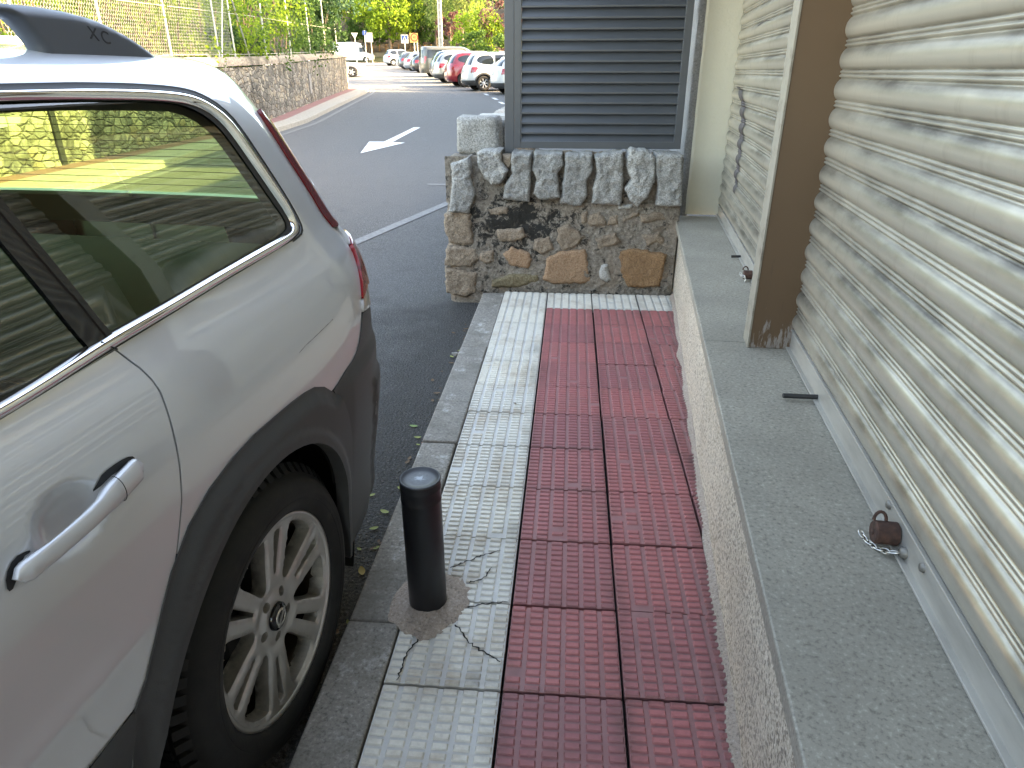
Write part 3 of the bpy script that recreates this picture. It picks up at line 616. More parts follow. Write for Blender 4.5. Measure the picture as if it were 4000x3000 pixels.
# ================================================================ rubble wall at the end of the pavement
STONES={
 'cap':[[(-0.646, 0.829), (-0.536, 0.864), (-0.519, 0.812), (-0.53, 0.743), (-0.505, 0.645), (-0.545, 0.536), (-0.666, 0.544), (-0.653, 0.634), (-0.64, 0.741)], [(-0.472, 0.899), (-0.408, 0.916), (-0.323, 0.913), (-0.324, 0.857), (-0.283, 0.797), (-0.329, 0.727), (-0.384, 0.718), (-0.429, 0.761), (-0.469, 0.83)], [(-0.247, 0.901), (-0.133, 0.893), (-0.134, 0.782), (-0.142, 0.614), (-0.302, 0.63), (-0.293, 0.71), (-0.247, 0.78), (-0.252, 0.849)], [(-0.1, 0.898), (0.064, 0.895), (0.071, 0.827), (0.041, 0.783), (0.058, 0.643), (-0.065, 0.633), (-0.101, 0.668), (-0.084, 0.747), (-0.112, 0.808)], [(0.095, 0.887), (0.258, 0.892), (0.263, 0.794), (0.23, 0.733), (0.238, 0.655), (0.2, 0.592), (0.073, 0.608), (0.088, 0.706), (0.098, 0.801)], [(0.285, 0.88), (0.45, 0.906), (0.462, 0.736), (0.457, 0.6), (0.281, 0.606), (0.285, 0.699), (0.303, 0.786)], [(0.487, 0.881), (0.51, 0.924), (0.597, 0.92), (0.656, 0.883), (0.663, 0.755), (0.627, 0.659), (0.569, 0.601), (0.522, 0.632), (0.49, 0.702), (0.522, 0.754), (0.491, 0.822)], [(0.668, 0.9), (0.824, 0.893), (0.845, 0.601), (0.694, 0.599), (0.698, 0.704), (0.667, 0.807)]],
 'tan':[[(-0.314, 0.24), (-0.257, 0.289), (-0.143, 0.263), (-0.114, 0.206), (-0.142, 0.147), (-0.267, 0.164)], [(-0.015, 0.218), (0.073, 0.267), (0.241, 0.28), (0.275, 0.147), (0.299, 0.049), (0.041, 0.043), (-0.036, 0.071), (-0.014, 0.15)]],
 'rustone':[[(0.483, 0.275), (0.574, 0.296), (0.788, 0.262), (0.779, 0.157), (0.762, 0.041), (0.556, 0.026), (0.503, 0.113)]],
 'pale':[[(0.358, 0.177), (0.404, 0.188), (0.43, 0.072), (0.393, 0.052), (0.348, 0.109)], [(0.453, 0.586), (0.543, 0.592), (0.536, 0.565), (0.447, 0.551)]],
 'olive':[[(-0.393, 0.053), (-0.248, 0.106), (-0.065, 0.1), (-0.074, 0.05), (-0.209, 0.007), (-0.394, 0.008)]],
 'brownstone':[[(0.258, 0.512), (0.33, 0.54), (0.368, 0.504), (0.38, 0.45), (0.271, 0.444), (0.251, 0.475)], [(0.203, 0.529), (0.248, 0.543), (0.256, 0.466), (0.21, 0.461)], [(0.386, 0.514), (0.448, 0.524), (0.462, 0.46), (0.389, 0.45)], [(0.477, 0.497), (0.582, 0.553), (0.593, 0.526), (0.488, 0.47)], [(0.593, 0.526), (0.744, 0.546), (0.775, 0.493), (0.615, 0.472)], [(-0.715, 0.506), (-0.629, 0.544), (-0.536, 0.509), (-0.522, 0.322), (-0.59, 0.293), (-0.685, 0.319), (-0.719, 0.404)], [(-0.721, 0.135), (-0.595, 0.128), (-0.499, 0.1), (-0.512, -0.03), (-0.582, -0.072), (-0.719, -0.035)], [(-0.705, 0.29), (-0.504, 0.285), (-0.477, 0.199), (-0.556, 0.148), (-0.72, 0.154)], [(-0.414, 0.547), (-0.284, 0.567), (-0.285, 0.513), (-0.396, 0.502)], [(-0.36, 0.41), (-0.191, 0.422), (-0.154, 0.367), (-0.229, 0.328), (-0.342, 0.326)], [(0.059, 0.426), (0.132, 0.455), (0.237, 0.374), (0.166, 0.288), (0.082, 0.277), (0.052, 0.352)], [(-0.476, 0.256), (-0.381, 0.268), (-0.382, 0.191), (-0.439, 0.17), (-0.477, 0.199)], [(0.621, 0.39), (0.729, 0.41), (0.789, 0.346), (0.663, 0.325)], [(0.302, 0.356), (0.438, 0.405), (0.479, 0.341), (0.343, 0.282)], [(-0.097, 0.349), (-0.004, 0.369), (0.035, 0.285), (-0.049, 0.246), (-0.106, 0.283)], [(-0.314, 0.892), (-0.252, 0.888), (-0.252, 0.832), (-0.283, 0.806), (-0.315, 0.849)]],
}
SWX, SWY = 0., .40
swall = thing('rubble_wall', 'low mossy rubble wall with upright granite coping across the end of the pavement', 'wall', (SWX, SWY, 0))
def fnoise(x, y, z, oct_=4): return mnoise.fractal(Vector((x, y, z)), 1., 2.1, oct_)
def rock(poly, depth, bulge, rough, seed, step=.009, jag=.006, back=.05, grow=1.03):
    """a stone: its outline gets a puffed, chipped front face and sides running back into the wall"""
    cc_ = np.mean(poly, 0); q = densify([tuple(cc_+(np.array(p_)-cc_)*grow) for p_ in poly], .012)
    q = [(x+jag*fnoise(x*30, z*30, seed), z+jag*fnoise(x*30, z*30, seed+9)) for x, z in q]
    P, T = cdt(q, [], step, .25); d = edist(P, q); wmax = max(d.max(), 1e-3)
    t = np.clip(d/min(wmax, .016), 0, 1); y = -depth-bulge*(.35*t+.65*np.sqrt(1-(1-t)**2))
    tl = rng.uniform(-.10, .10, 2); y = y+(P-P.mean(0))@tl+np.array([rough*(1.1*abs(fnoise(x*9, z*9, seed, 2))+.45*fnoise(x*22, z*22, seed, 4)+.4*fnoise(x*60, z*60, seed+3, 3)) for x, z in P])*np.clip(d/.01, .25, 1)
    return P, T, y, border(T)
def add_rock(b, *a, back=.05, **k):
    P, T, y, B = rock(*a, **k); n = len(P)
    V = [(x, yy, z) for (x, z), yy in zip(P, y)]+[(x, back, z) for (x, z) in P]
    b.add(V, [tuple(t) for t in T]+[(j, i, i+n, j+n) for i, j in B], 0, True)
# mortar body with an uneven face
b = MB(); xs = np.arange(-.70, .861, .0125); zs = np.arange(-.13, .605, .0125)
allp = [np.array(p) for L in STONES.values() for p in L]
rows = []
for x in xs:
    r = []
    for z in zs:
        y = .010+.016*fnoise(x*7, z*7, 4.)+.007*fnoise(x*26, z*26, 8.); y += .05*max(0., (-x-.62)/.08)**2
        r.append((x+.012*fnoise(z*9, 0, 3.)*(1 if x < -.6 else 0), y, z))
    rows.append(r)
b.grid(rows, 0, True, False); b.box((.09, .165, .235), (1.54, .25, .72)); b.box((-.505, 2.9, .33), (.36, 5.2, .94), ch=.03)
rows = []
for x in xs: rows.append([(x, .03+.012*fnoise(x*20, k*3., 2.), z) for k, z in enumerate(np.arange(.58, .882, .02))])
b.grid(rows, 0, True, False); b.box((.09, .16, .72), (1.52, .2, .31))
b.build('mortar', M['mossmortar'], swall)
for k, (kind, L) in enumerate(STONES.items()):
    for i, p in enumerate(L):
        b = MB()
        if kind == 'cap':
            add_rock(b, p, .022+.02*random.random(), .022, .017, 10.*i+k, back=.2, jag=.006, grow=1.09)
            o = b.build('coping_stone', M['granite'], swall)
        else:
            add_rock(b, p, -.006 if kind != 'rustone' else .0, .016 if kind != 'brownstone' else .020, .006 if kind != 'brownstone' else .011, 10.*i+k+50, jag=.010)
            o = b.build('rubble_stone', M[kind], swall)
# rubble between the coping and the screen, and blocks along the return wall by the road
b = MB()
for i in range(22):
    x = -.25+i*.05+random.uniform(-.02, .02); s = random.uniform(.03, .06)
    bm = bmesh.new(); bmesh.ops.create_icosphere(bm, subdivisions=2, radius=s)
    for v in bm.verts: v.co *= 1+.3*mnoise.noise(v.co*22+Vector((i*7., 0, 0)))
    b.add([(v.co.x+x, v.co.y+.17+random.uniform(-.0, .01), v.co.z*.45+.885) for v in bm.verts], [[v.index for v in f.verts] for f in bm.faces], 0, True); bm.free()
b.build('rubble_fill', M['brownstone'], swall)
def block(name, c, d, seed, mat, jag=.012):
    bm = bmesh.new(); bmesh.ops.create_cube(bm, size=1.); bmesh.ops.scale(bm, vec=d, verts=bm.verts)
    bmesh.ops.bevel(bm, geom=bm.edges[:], offset=.018, segments=1, affect='EDGES'); bmesh.ops.subdivide_edges(bm, edges=bm.edges[:], cuts=5, use_grid_fill=True); bmesh.ops.triangulate(bm, faces=bm.faces[:])
    for v in bm.verts: v.co += v.co.normalized()*jag*(fnoise(v.co.x*13, v.co.y*13+seed, v.co.z*13)+.4*fnoise(v.co.x*40, v.co.y*40+seed, v.co.z*40)); v.co += Vector(c)
    b = MB(); b.add([v.co[:] for v in bm.verts], [[v.index for v in f.verts] for f in bm.faces], 0, True); bm.free(); return b.build(name, mat, swall)
block('coping_stone', (-.497, .30, .995), (.285, .26, .235), 1., M['granite'], .010)
block('coping_stone', (-.47, .62, .97), (.30, .30, .21), 7., M['granite'])
block('coping_stone', (-.44, 1.05, 1.0), (.34, .42, .16), 12., M['pale'])
for i in range(6): block('coping_stone', (-.48+random.uniform(-.02, .02), 1.65+.6*i, .92), (.33, .52, .2), 20.+i, M['granite'])
# ================================================================ louvred privacy screen on the wall
scr = thing('privacy_screen', 'dark grey metal louvre screen standing on the low rubble wall', 'screen', (0, .55, 0))
b = MB(); b.box((-.281, .02, 1.72), (.062, .06, 1.66)); b.build('post', M['louvre'], scr, .003)
b = MB(); b.box((-.2265, .0, 1.735), (.043, .05, 1.62)); b.box((.812, .0, 1.735), (.046, .05, 1.62)); b.box((.293, .0, .946), (.996, .05, .044)); b.box((.293, .0, 2.52), (.996, .05, .05)); b.build('frame', M['louvre'], scr, .0025)
b = MB(); prof = [(-.020, .0), (-.0235, .003), (-.0235, .012), (-.019, .016), (.006, .056), (.014, .068), (.018, .0675), (.009, .052), (-.015, .012), (-.017, .0)]
z = .969-.018
while z < 2.49:
    b.add([(-.203, y, z+h) for y, h in prof]+[(.789, y, z+h) for y, h in prof], [(i, (i+1) % 10, (i+1) % 10+10, i+10) for i in range(10)]+[tuple(range(10)), tuple(range(19, 9, -1))]); z += .0606
b.build('slats', M['louvre'], scr, fix=True)
# ================================================================ bollard
bol = thing('bollard', 'short black steel bollard set in mortar beside the kerb', 'bollard', (-.239, -2.715, 0))
b = MB(); b.lathe([(.0535, -.05), (.0535, .355), (.0545, .358), (.0545, .362), (.0535, .366), (.0535, .392), (.0545, .395), (.0545, .399), (.0535, .403), (.0535, .416)], 48); b.build('post', M['bollard'], bol, fix=True)
b = MB(); b.lathe([(.0535, .416), (.0548, .418), (.0545, .4215), (.051, .4225), (.048, .419), (.03, .4185), (.0001, .419)], 48); b.build('cap', M['cap'], bol, fix=True)
# ---- bits lying about
def leafmesh(name, L, Wd, mat, loc, rz, curl=.25):
    b = MB(); rows = []
    for i in range(7):
        t = i/6; hw = Wd*math.sin(math.pi*(t*.9+.05))**.8/2; rows.append([(s_*hw, (t-.5)*L, .004+curl*L*((t-.5)**2)+.12*abs(s_)*hw) for s_ in (-1, -.5, 0, .5, 1)])
    b.grid(rows, 0, True, True); o = b.build(name, mat); o.location = loc; o.rotation_euler = (0, 0, rz); return o
RZ = -.1155
M['leafy'] = simple('yellow_leaf', (.42, .28, .05), .7); M['leafg'] = simple('fresh_green_leaf', (.14, .22, .05), .6); M['leafo'] = simple('orange_leaf', (.33, .13, .04), .7); M['leafb'] = simple('dry_brown_leaf', (.13, .08, .045), .8)
def lf(mat, loc, L, label, rz): return tag(leafmesh('fallen_leaf', L, L*.5, mat, loc, rz), label, 'leaf')
lf(M['leafy'], (-.515, -2.47, RZ), .045, 'curled yellow leaf on the asphalt between rear wheel and kerb', .4)
lf(M['leafg'], (-.56, -1.46, RZ), .04, 'green leaf on the asphalt level with the bumper', 1.4)
lf(M['leafo'], (-.475, -1.62, RZ), .035, 'thin orange leaf lying against the kerb', 1.1)
lf(M['leafb'], (-.09, -1.42, .001), .02, 'tiny dry brown leaf on the white tiles', .8)
tag(block('pebble', (0, 0, 0), (.05, .025, .02), 3., M['pale'], .002), 'small pale oblong stone on the asphalt near the wall', 'stone')
pb = bpy.data.objects['pebble']; pb.parent = None; pb.location = (-.50, -.58, RZ+.009); pb.rotation_euler = (0, 0, -.3)
first = None
M['leafm'] = simple('pale_green_litter', (.24, .26, .08), .8)
for i in range(44):
    y = random.uniform(-2.9, .2); x = -.47-abs(random.gauss(0, .05)); 
    if first is None: o = first = leafmesh('leaf_scrap', .022, .012, M['leafb'], (0, 0, 0), 0); tag(o, 'brown or pale green leaf scrap in the gutter along the kerb', 'leaf', 'leaf scraps in the gutter')
    else: o = first.copy(); COL.objects.link(o)
    if i % 3 == 1: o.material_slots[0].link = 'OBJECT'; o.material_slots[0].material = M['leafm'].m
    o.location = (x, y, RZ); o.rotation_euler = (0, 0, random.uniform(0, 6)); s = random.uniform(.6, 1.7); o.scale = (s, s, s)
def hermite(xs,ys,x):
    # monotone cubic (PCHIP)
    xs=np.asarray(xs,float);ys=np.asarray(ys,float);h=np.diff(xs);d=np.diff(ys)/h
    m=np.zeros_like(ys);m[0]=d[0];m[-1]=d[-1]
    for i in range(1,len(xs)-1):
        if d[i-1]*d[i]>0:
            w1=2*h[i]+h[i-1];w2=h[i]+2*h[i-1];m[i]=(w1+w2)/(w1/d[i-1]+w2/d[i])
    x=np.asarray(x,float);i=np.clip(np.searchsorted(xs,x)-1,0,len(h)-1);t=(x-xs[i])/h[i]
    return ((2*t**3-3*t*t+1)*ys[i]+(t**3-2*t*t+t)*h[i]*m[i]+(-2*t**3+3*t*t)*ys[i+1]+(t**3-t*t)*h[i]*m[i+1])
class Surf:
    # rows: (Z, halfwidth, rearEnd, frontEnd); nr/nf: superellipse exponents for rear/front
    def __init__(S,rows,am,nr=5.,nf=5.,mr=2.6,drop=0.):
        r=np.array(rows,float);S.r=r;S.am=am;S.drop=drop
        d=np.hypot(np.diff(r[:,0]),np.diff(r[:,1]));S.q=np.r_[0,np.cumsum(d)]+r[0,0]
        th=np.linspace(0,np.pi/2,1500)
        R=np.c_[np.sin(th)**(2/nr),np.cos(th)**(2/mr)];F=np.c_[-np.sin(th)**(2/nf),np.cos(th)**(2/mr)]
        N=np.r_[F[::-1],R[1:]]
        L0,L1=r[:,2].max()-am,am-r[:,3].min()
        sc=np.c_[np.where(N[:,0]>0,L1*0+L0,L1),np.full(len(N),r[:,1].max())]
        P=N*sc;arc=np.r_[0,np.cumsum(np.hypot(*np.diff(P,axis=0).T))]
        i0=np.argmin(np.abs(N[:,0]));S.s=arc-arc[i0]+am;S.N=N
    def pt(S,s,q,off=0.):
        s=np.asarray(s,float);q=np.asarray(q,float)
        P=S._p(s,q)
        if np.any(off):
            P=P+S.nrm(s,q)*np.asarray(off)[...,None]
        return P
    def _p(S,s,q):
        Z=hermite(S.q,S.r[:,0],q);w=hermite(S.q,S.r[:,1],q);A=hermite(S.q,S.r[:,2],q);F=hermite(S.q,S.r[:,3],q)
        t=np.interp(s,S.s,S.N[:,0]);f=np.interp(s,S.s,S.N[:,1])
        a=S.am+np.where(t>0,t*(A-S.am),t*(S.am-F))
        return np.stack([a,f*w,Z-S.drop*np.clip(q-1.,0,.6)*(a-S.am)**2],-1)
    def nrm(S,s,q):
        e=4e-3
        ds=S._p(s+e,q)-S._p(s-e,q);dq=S._p(s,np.minimum(q+e,S.q[-1]))-S._p(s,np.maximum(q-e,S.q[0]))
        n=np.cross(dq,ds);n/=np.linalg.norm(n,axis=-1,keepdims=True)+1e-12
        return n
# extra helpers for car shells: chart position from (along, height), panels and strips on the shell
def chart(S, a, Z):
    q = float(np.interp(Z, S.r[:, 0], S.q))
    for _ in range(12):                       # invert Z(q)
        zq = float(hermite(S.q, S.r[:, 0], q)); dz = (float(hermite(S.q, S.r[:, 0], min(q+1e-3, S.q[-1])))-zq)/1e-3
        q = min(max(q+(Z-zq)/max(dz, .05)*.8, S.q[0]), S.q[-1])
    A = float(hermite(S.q, S.r[:, 2], q)); F = float(hermite(S.q, S.r[:, 3], q))
    t = (a-S.am)/(A-S.am) if a > S.am else (a-S.am)/(S.am-F); t = max(-1, min(1, t))
    return float(np.interp(t, S.N[:, 0], S.s)), q
def loc3(P): return np.stack([P[..., 1], P[..., 0], P[..., 2]], -1)    # (along, lateral, up) -> local xyz
def finish_shell(name, V, F, Nn, mats, parent, mi=None):
    me = bpy.data.meshes.new(name); me.from_pydata([tuple(map(float, v)) for v in V], [], [tuple(map(int, f)) for f in F])
    me.polygons.foreach_set('use_smooth', [True]*len(F)); me.update()
    me.normals_split_custom_set_from_vertices([tuple(map(float, x)) for x in Nn])
    return link(name, me, mats, parent)
def shell(S, outer, holes, off, name, mat, parent, step=.03, rim=.0, sides=(1,), disp=None):
    P, T = cdt(outer, holes, step); B = border(T) if rim else []
    V, F, Nn = [], [], []
    for sd_ in sides:
        s_, q_ = P[:, 0], np.clip(P[:, 1], S.q[0], S.q[-1]-1e-4)
        o = np.full(len(P), off, float) if disp is None else off+disp(s_, q_)
        nn = S.nrm(s_, q_); X = S._p(s_, q_)+nn*o[:, None]
        if disp is not None:                   # bulged panels: recompute the normals numerically
            e = 3e-3; n2 = []
            def pos(a, c): return S._p(a, c)+S.nrm(a, c)*(off+disp(a, c))[:, None]
            nn = np.cross(pos(s_, np.minimum(q_+e, S.q[-1]-1e-4))-pos(s_, q_-e), pos(s_+e, q_)-pos(s_-e, q_)); nn /= np.linalg.norm(nn, axis=1, keepdims=True)+1e-12
        X, nn = loc3(X), loc3(nn)
        X[:, 0] *= sd_; nn[:, 0] *= sd_
        b = len(V); V += list(X); Nn += list(nn); t = T if sd_ > 0 else T[:, ::-1]
        F += [tuple(f+b) for f in t]
        if rim:
            ids = sorted({i for e in B for i in e}); m = {i: k for k, i in enumerate(ids)}; b2 = len(V)
            V += [X[i] for i in ids]; V += [X[i]-nn[i]*rim for i in ids]
            out = {}
            for i, j in B:
                d = X[j]-X[i]; c = np.cross(d, nn[i])*sd_; c /= np.linalg.norm(c)+1e-12
                for k in (i, j): out[k] = out.get(k, 0)+c
            NN = [out[i]/(np.linalg.norm(out[i])+1e-9) for i in ids]; Nn += NN+NN
            k = len(ids)
            F += [(b2+m[j], b2+m[i], b2+m[i]+k, b2+m[j]+k) if sd_ > 0 else (b2+m[i], b2+m[j], b2+m[j]+k, b2+m[i]+k) for i, j in B]
    return finish_shell(name, V, F, Nn, mat, parent)
def ribbon(S, outer, inner, bulge, off, name, mat, parent, n=7, sides=(1,), closed=False, step=.02):
    """a bulged strip between two matching chart polylines"""
    def res(L):
        L = np.array(L, float); d = np.r_[0, np.cumsum(np.hypot(*np.diff(L, axis=0).T))]; return L, d/d[-1]
    o, do = res(outer); i_, di = res(inner); m = max(12, int(np.hypot(*np.diff(o, axis=0).T).sum()/step)); t = np.linspace(0, 1, m)
    O = np.c_[hermite(do, o[:, 0], t), hermite(do, o[:, 1], t)]; I = np.c_[hermite(di, i_[:, 0], t), hermite(di, i_[:, 1], t)]
    b = MB()
    for sd_ in sides:
        rows = []
        for k in range(n):
            f = k/(n-1); c = O*(1-f)+I*f; h = off+bulge*(math.sin(math.pi*f)**.6 if 0 < f < 1 else 0); X = loc3(S.pt(c[:, 0], c[:, 1], np.full(m, h))); X[:, 0] *= sd_; rows.append(X)
        b.grid(rows, 0, True, sd_ > 0)
    return b.build(name, mat, parent)
# ================================================================ the estate car parked at the kerb
ROWS = [(0.22, 0.88, 0.9, -3.6), (0.4, 0.905, 0.86, -3.72), (0.55, 0.918, 0.901, -3.74), (0.7, 0.925, 0.941, -3.72), (0.85, 0.922, 0.966, -3.66), (0.96, 0.908, 0.979, -3.55), (1.04, 0.885, 0.971, -3.2), (1.09, 0.86, 0.943, -2.7), (1.13, 0.842, 0.916, -2.5), (1.22, 0.815, 0.865, -2.3), (1.31, 0.785, 0.816, -2.1), (1.4, 0.75, 0.773, -1.9), (1.46, 0.715, 0.745, -1.8), (1.5, 0.675, 0.74, -1.7), (1.53, 0.6, 0.731, -1.6), (1.55, 0.45, 0.573, -1.5), (1.56, 0.22, 0.2, -1.4), (1.563, 0.001, 0.0, -1.3)]
S = Surf(ROWS, -1.35, nr=14, mr=4); HW = .895; QE = float(S.q[-1]); SE = float(S.s[-1]); S0 = float(S.s[0])
_cw = np.array([-0.50686186, -3.03578277]); CY = -.1076; ROADZ = -.1165
_nn = np.array([math.cos(CY), math.sin(CY)])
car = thing('estate_car', 'silver beige estate car with black cladding parked at the kerb, filling the left side', 'car', (*(_cw-HW*_nn), ROADZ), CY)
q_at = lambda Z: chart(S, -.5, Z)[1]
ch = lambda L: [chart(S, a, Z) for a, Z in L]
# ---- lines on the body side, in chart coordinates
GL_TOP_F, GL_BOT_F = (-1.62, 1.526), (-2.42, 1.085)
dlo_out = [(-2.42, 1.092), (-1.9, 1.50), (-1.5, 1.526), (-.6, 1.527), (-.028, 1.526), (.123, 1.526), (.241, 1.523), (.34, 1.518), (.421, 1.511), (.475, 1.502), (.512, 1.487), (.537, 1.466), (.548, 1.44), (.549, 1.384), (.545, 1.283), (.536, 1.215), (.531, 1.19), (.520, 1.172), (.494, 1.162), (.439, 1.156), (.149, 1.144), (-.046, 1.133), (-.219, 1.124), (-.443, 1.11), (-1.0, 1.098), (-2.0, 1.085)]
dlo_in = [(-2.34, 1.108), (-1.87, 1.478), (-1.48, 1.505), (-.6, 1.508), (-.046, 1.508), (.097, 1.505), (.211, 1.5), (.31, 1.494), (.387, 1.486), (.425, 1.474), (.450, 1.457), (.464, 1.436), (.470, 1.41), (.472, 1.349), (.472, 1.251), (.474, 1.215), (.470, 1.197), (.455, 1.186), (.43, 1.181), (.395, 1.178), (.145, 1.167), (-.061, 1.156), (-.2, 1.15), (-.421, 1.133), (-1.0, 1.118), (-2.0, 1.105)]
ARC = [(-.428, .590), (-.405, .622), (-.385, .655), (-.345, .712), (-.312, .752), (-.250, .800), (-.180, .829), (-.100, .845), (-.02, .852), (.075, .850), (.14, .848), (.20, .843), (.25, .834), (.295, .815), (.336, .785)]
BMP = [(.336, .785), (.376, .789), (.432, .801), (.48, .806), (.516, .814), (.548, .833), (.571, .855), (.590, .880), (.604, .902)]
SILL = [(-2.30, .575), (-1.2, .580), (-.559, .587), (-.428, .590)]
FA = -2.815                                                    # front axle
FARC = [(FA-.47, .62)]+[(FA+.5*math.cos(t), .345+.5*math.sin(t)) for t in np.linspace(math.pi*.80, math.pi*.17, 14)]
FARC = [(-3.25, .60)]+[tuple(p) for p in FARC[1:]]
lampL = [(.737, 1.118), (.733, 1.094), (.714, 1.069), (.702, 1.045), (.689, 1.02), (.668, .99), (.645, .957), (.626, .929), (.612, .907), (.605, .898), (.640, .893), (.70, .885), (.80, .876), (.90, .876), (.93, 1.0), (.93, 1.10), (.86, 1.125), (.79, 1.128)]
lampU = [(.736, 1.47), (.733, 1.416), (.718, 1.335), (.711, 1.24), (.705, 1.175), (.712, 1.128), (.737, 1.120), (.79, 1.130), (.86, 1.128), (.835, 1.20), (.812, 1.30), (.792, 1.40), (.765, 1.47)]
lampU = [(.748, 1.45), (.733, 1.416), (.718, 1.335), (.711, 1.24), (.705, 1.175), (.712, 1.128), (.737, 1.120), (.79, 1.130), (.86, 1.128), (.835, 1.20), (.812, 1.30), (.792, 1.39)]
gap = [(-.226, 1.141), (-.215, 1.127), (-.208, 1.081), (-.208, 1.032), (-.222, .974), (-.235, .91), (-.252, .85), (-.277, .795), (-.307, .740), (-.345, .680), (-.40, .600), (-.44, .585)]
rearglass = [(1.02, 1.17), (SE+.1, 1.17), (SE+.1, 1.452), (1.0, 1.452), (.93, 1.44), (.96, 1.30)]
tailgap = [(.737, 1.118)]
def off_line(L, d):
    L = np.array(L, float); t = np.gradient(L, axis=0); t /= np.linalg.norm(t, axis=1, keepdims=True); return [tuple(p) for p in L+np.c_[-t[:, 1], t[:, 0]]*d]
# lower cladding / bumper region boundary (body hole): runs sill -> rear arch -> bumper edge -> lamp -> rear centre, and the front likewise
low = [(S0-.1, .60), (-3.25, .60)]+FARC[1:]+[(FA+.47, .575)]+SILL[1:]+ARC[1:]+BMP[1:]+[(.70, .885), (.90, .876), (1.2, .86), (SE+.1, .86), (SE+.1, .0), (S0-.1, .0)]
# door panel of the rear door
gp = gap[1:-1]
door = [(-1.27, 1.10)]+[(-.8, 1.103), (-.443, 1.111)]+[(gp[0][0]-.002, 1.122)]+off_line(gp, -.0022)[1:]+[(-.436, .594), (-.60, .589), (-1.22, .583), (-1.27, .60)]
fdoor = [(-2.36, 1.088), (-1.9, 1.09), (-1.276, 1.1), (-1.276, .60), (-1.30, .583), (-2.2, .578), (-2.32, .66), (-2.36, .80)]
quarter_cut = [(-1.27, 1.105), (-.8, 1.103), (-.443, 1.109)]+[(gp[0][0]+.002, 1.124)]+off_line(gp, .0022)[1:]+[(-.43, .59), (-1.22, .581), (-2.2, .576), (-2.40, .62), (-2.365, .80), (-2.365, 1.088)]
windscreen = ch([(-2.36, 1.12), (-1.93, 1.44)]); ws = [(windscreen[0][0]-.35, windscreen[0][1]), (S0-.1, windscreen[0][1]), (S0-.1, 1.60), (windscreen[1][0]-.55, 1.56)]
shellout = [(S0, S.q[0]), (SE, S.q[0]), (SE, QE-.0002), (S0, QE-.0002)]
bodyholes = [low, dlo_out, lampL, lampU, rearglass, quarter_cut]
P_ = 'body'
body = shell(S, shellout, bodyholes, 0., 'body', M['silver'], car, .03, .012, (1, -1))
# handle recess: a shallow bowl pressed into the door skin
def bowl(s_, q_): r = ((s_+.452)/.066)**2+((q_-.952)/.052)**2; return -.015*sstep((1-r)*1.15)
def crease(s_, q_): return .0045*np.exp(-((q_-.700-(s_+.45)*.02)/.028)**2)*np.clip((-.36-s_)/.12, 0, 1)
for sd_ in (1, -1):
    d = shell(S, door, [], .0, 'rear_door', M['silver'], car, .0095 if sd_ > 0 else .03, .014, (sd_,), (lambda s_, q_: bowl(s_, q_)+crease(s_, q_)) if sd_ > 0 else None)
    if sd_ > 0: rdoor = d
    shell(S, fdoor, [], .0, 'front_door', M['silver'], car, .04, .014, (sd_,))
# fuel-flap-free quarter; dark carcass just behind the skin closes the panel gaps
car_in = [dlo_out, rearglass, ws]
big = lambda L, k: [tuple(np.array(p)+k*(np.array(p)-np.mean(L, 0))/np.linalg.norm(np.array(p)-np.mean(L, 0))) for p in L]
shell(S, [(S0, 1.06), (SE, 1.06), (SE, 1.45), (SE, QE-.0002), (S0, QE-.0002)], [big(dlo_in, .004), rearglass, ws], -.030, 'headlining', M['headliner'], car, .05, 0., (1, -1))
shell(S, [(S0+.3, .50), (SE-.3, .50), (SE-.3, 1.11), (S0+.3, 1.10)], [[(FA+.43*math.cos(t), .345+.43*math.sin(t)) for t in np.linspace(0, 2*math.pi, 24)][:-1], [(.43*math.cos(t), .345+.43*math.sin(t)) for t in np.linspace(0, 2*math.pi, 24)][:-1]], -.020, 'inner_panel', M['dark'], car, .06, 0., (1, -1))
# ---- cladding, bumper
ARI = [(.43*math.cos(t)+.0, .345+.425*math.sin(t)) for t in np.linspace(math.radians(196), math.radians(-24), 34)]
def flare(cx):
    L = [(-.436, .40)]+[(-.436, .592)]+ARC[1:]
    L = np.array([(x if cx == 0 else 2*FA-(x+FA), z) for x, z in L])
    def f(s_, q_):
        r = np.hypot(s_-cx, q_-.345); d = odist(np.c_[s_, q_], L)
        return .003+.014*sstep(d/.045)+.006*sstep((.462-r)/.022)
    return f
arch = [(-.440, .40), (-.436, .592)]+ARC+[(.345, .75), (.372, .70), (.405, .60), (.43, .50), (.45, .36), (.43, .22)]+[(.425*math.cos(t), .345+.425*math.sin(t)) for t in np.linspace(math.radians(-17), math.radians(197), 40)]
archb = [(-.436, .592)]+ARC[1:]+[(.362, .76), (.395, .70), (.425, .62), (.445, .50), (.455, .36), (.44, .235)]+[(.425*math.cos(t), .345+.425*math.sin(t)) for t in np.linspace(math.radians(-14), math.radians(191), 46)]+[(-.47, .262), (-.50, .30), (-.475, .50)]
shell(S, archb, [], .0, 'wheel_arch_trim', M['clad'], car, .012, .035, (1,), flare(0.))
shell(S, archb, [], .0, 'wheel_arch_trim', M['clad'], car, .03, .035, (-1,), flare(0.))
farch = [(x+FA if False else -x+FA, z) for x, z in archb]
farch = [(2*FA-(x+FA), z) for x, z in archb]
shell(S, farch, [], .0, 'wheel_arch_trim', M['clad'], car, .03, .035, (1,), flare(FA)); shell(S, farch, [], .0, 'wheel_arch_trim', M['clad'], car, .03, .035, (-1,), flare(FA))
sill = [(-2.34, .235), (-.485, .262), (-.50, .30), (-.478, .50), (-.438, .592), (-.56, .5895), (-1.2, .582), (-2.30, .577), (-2.34, .50), (-2.33, .30)]
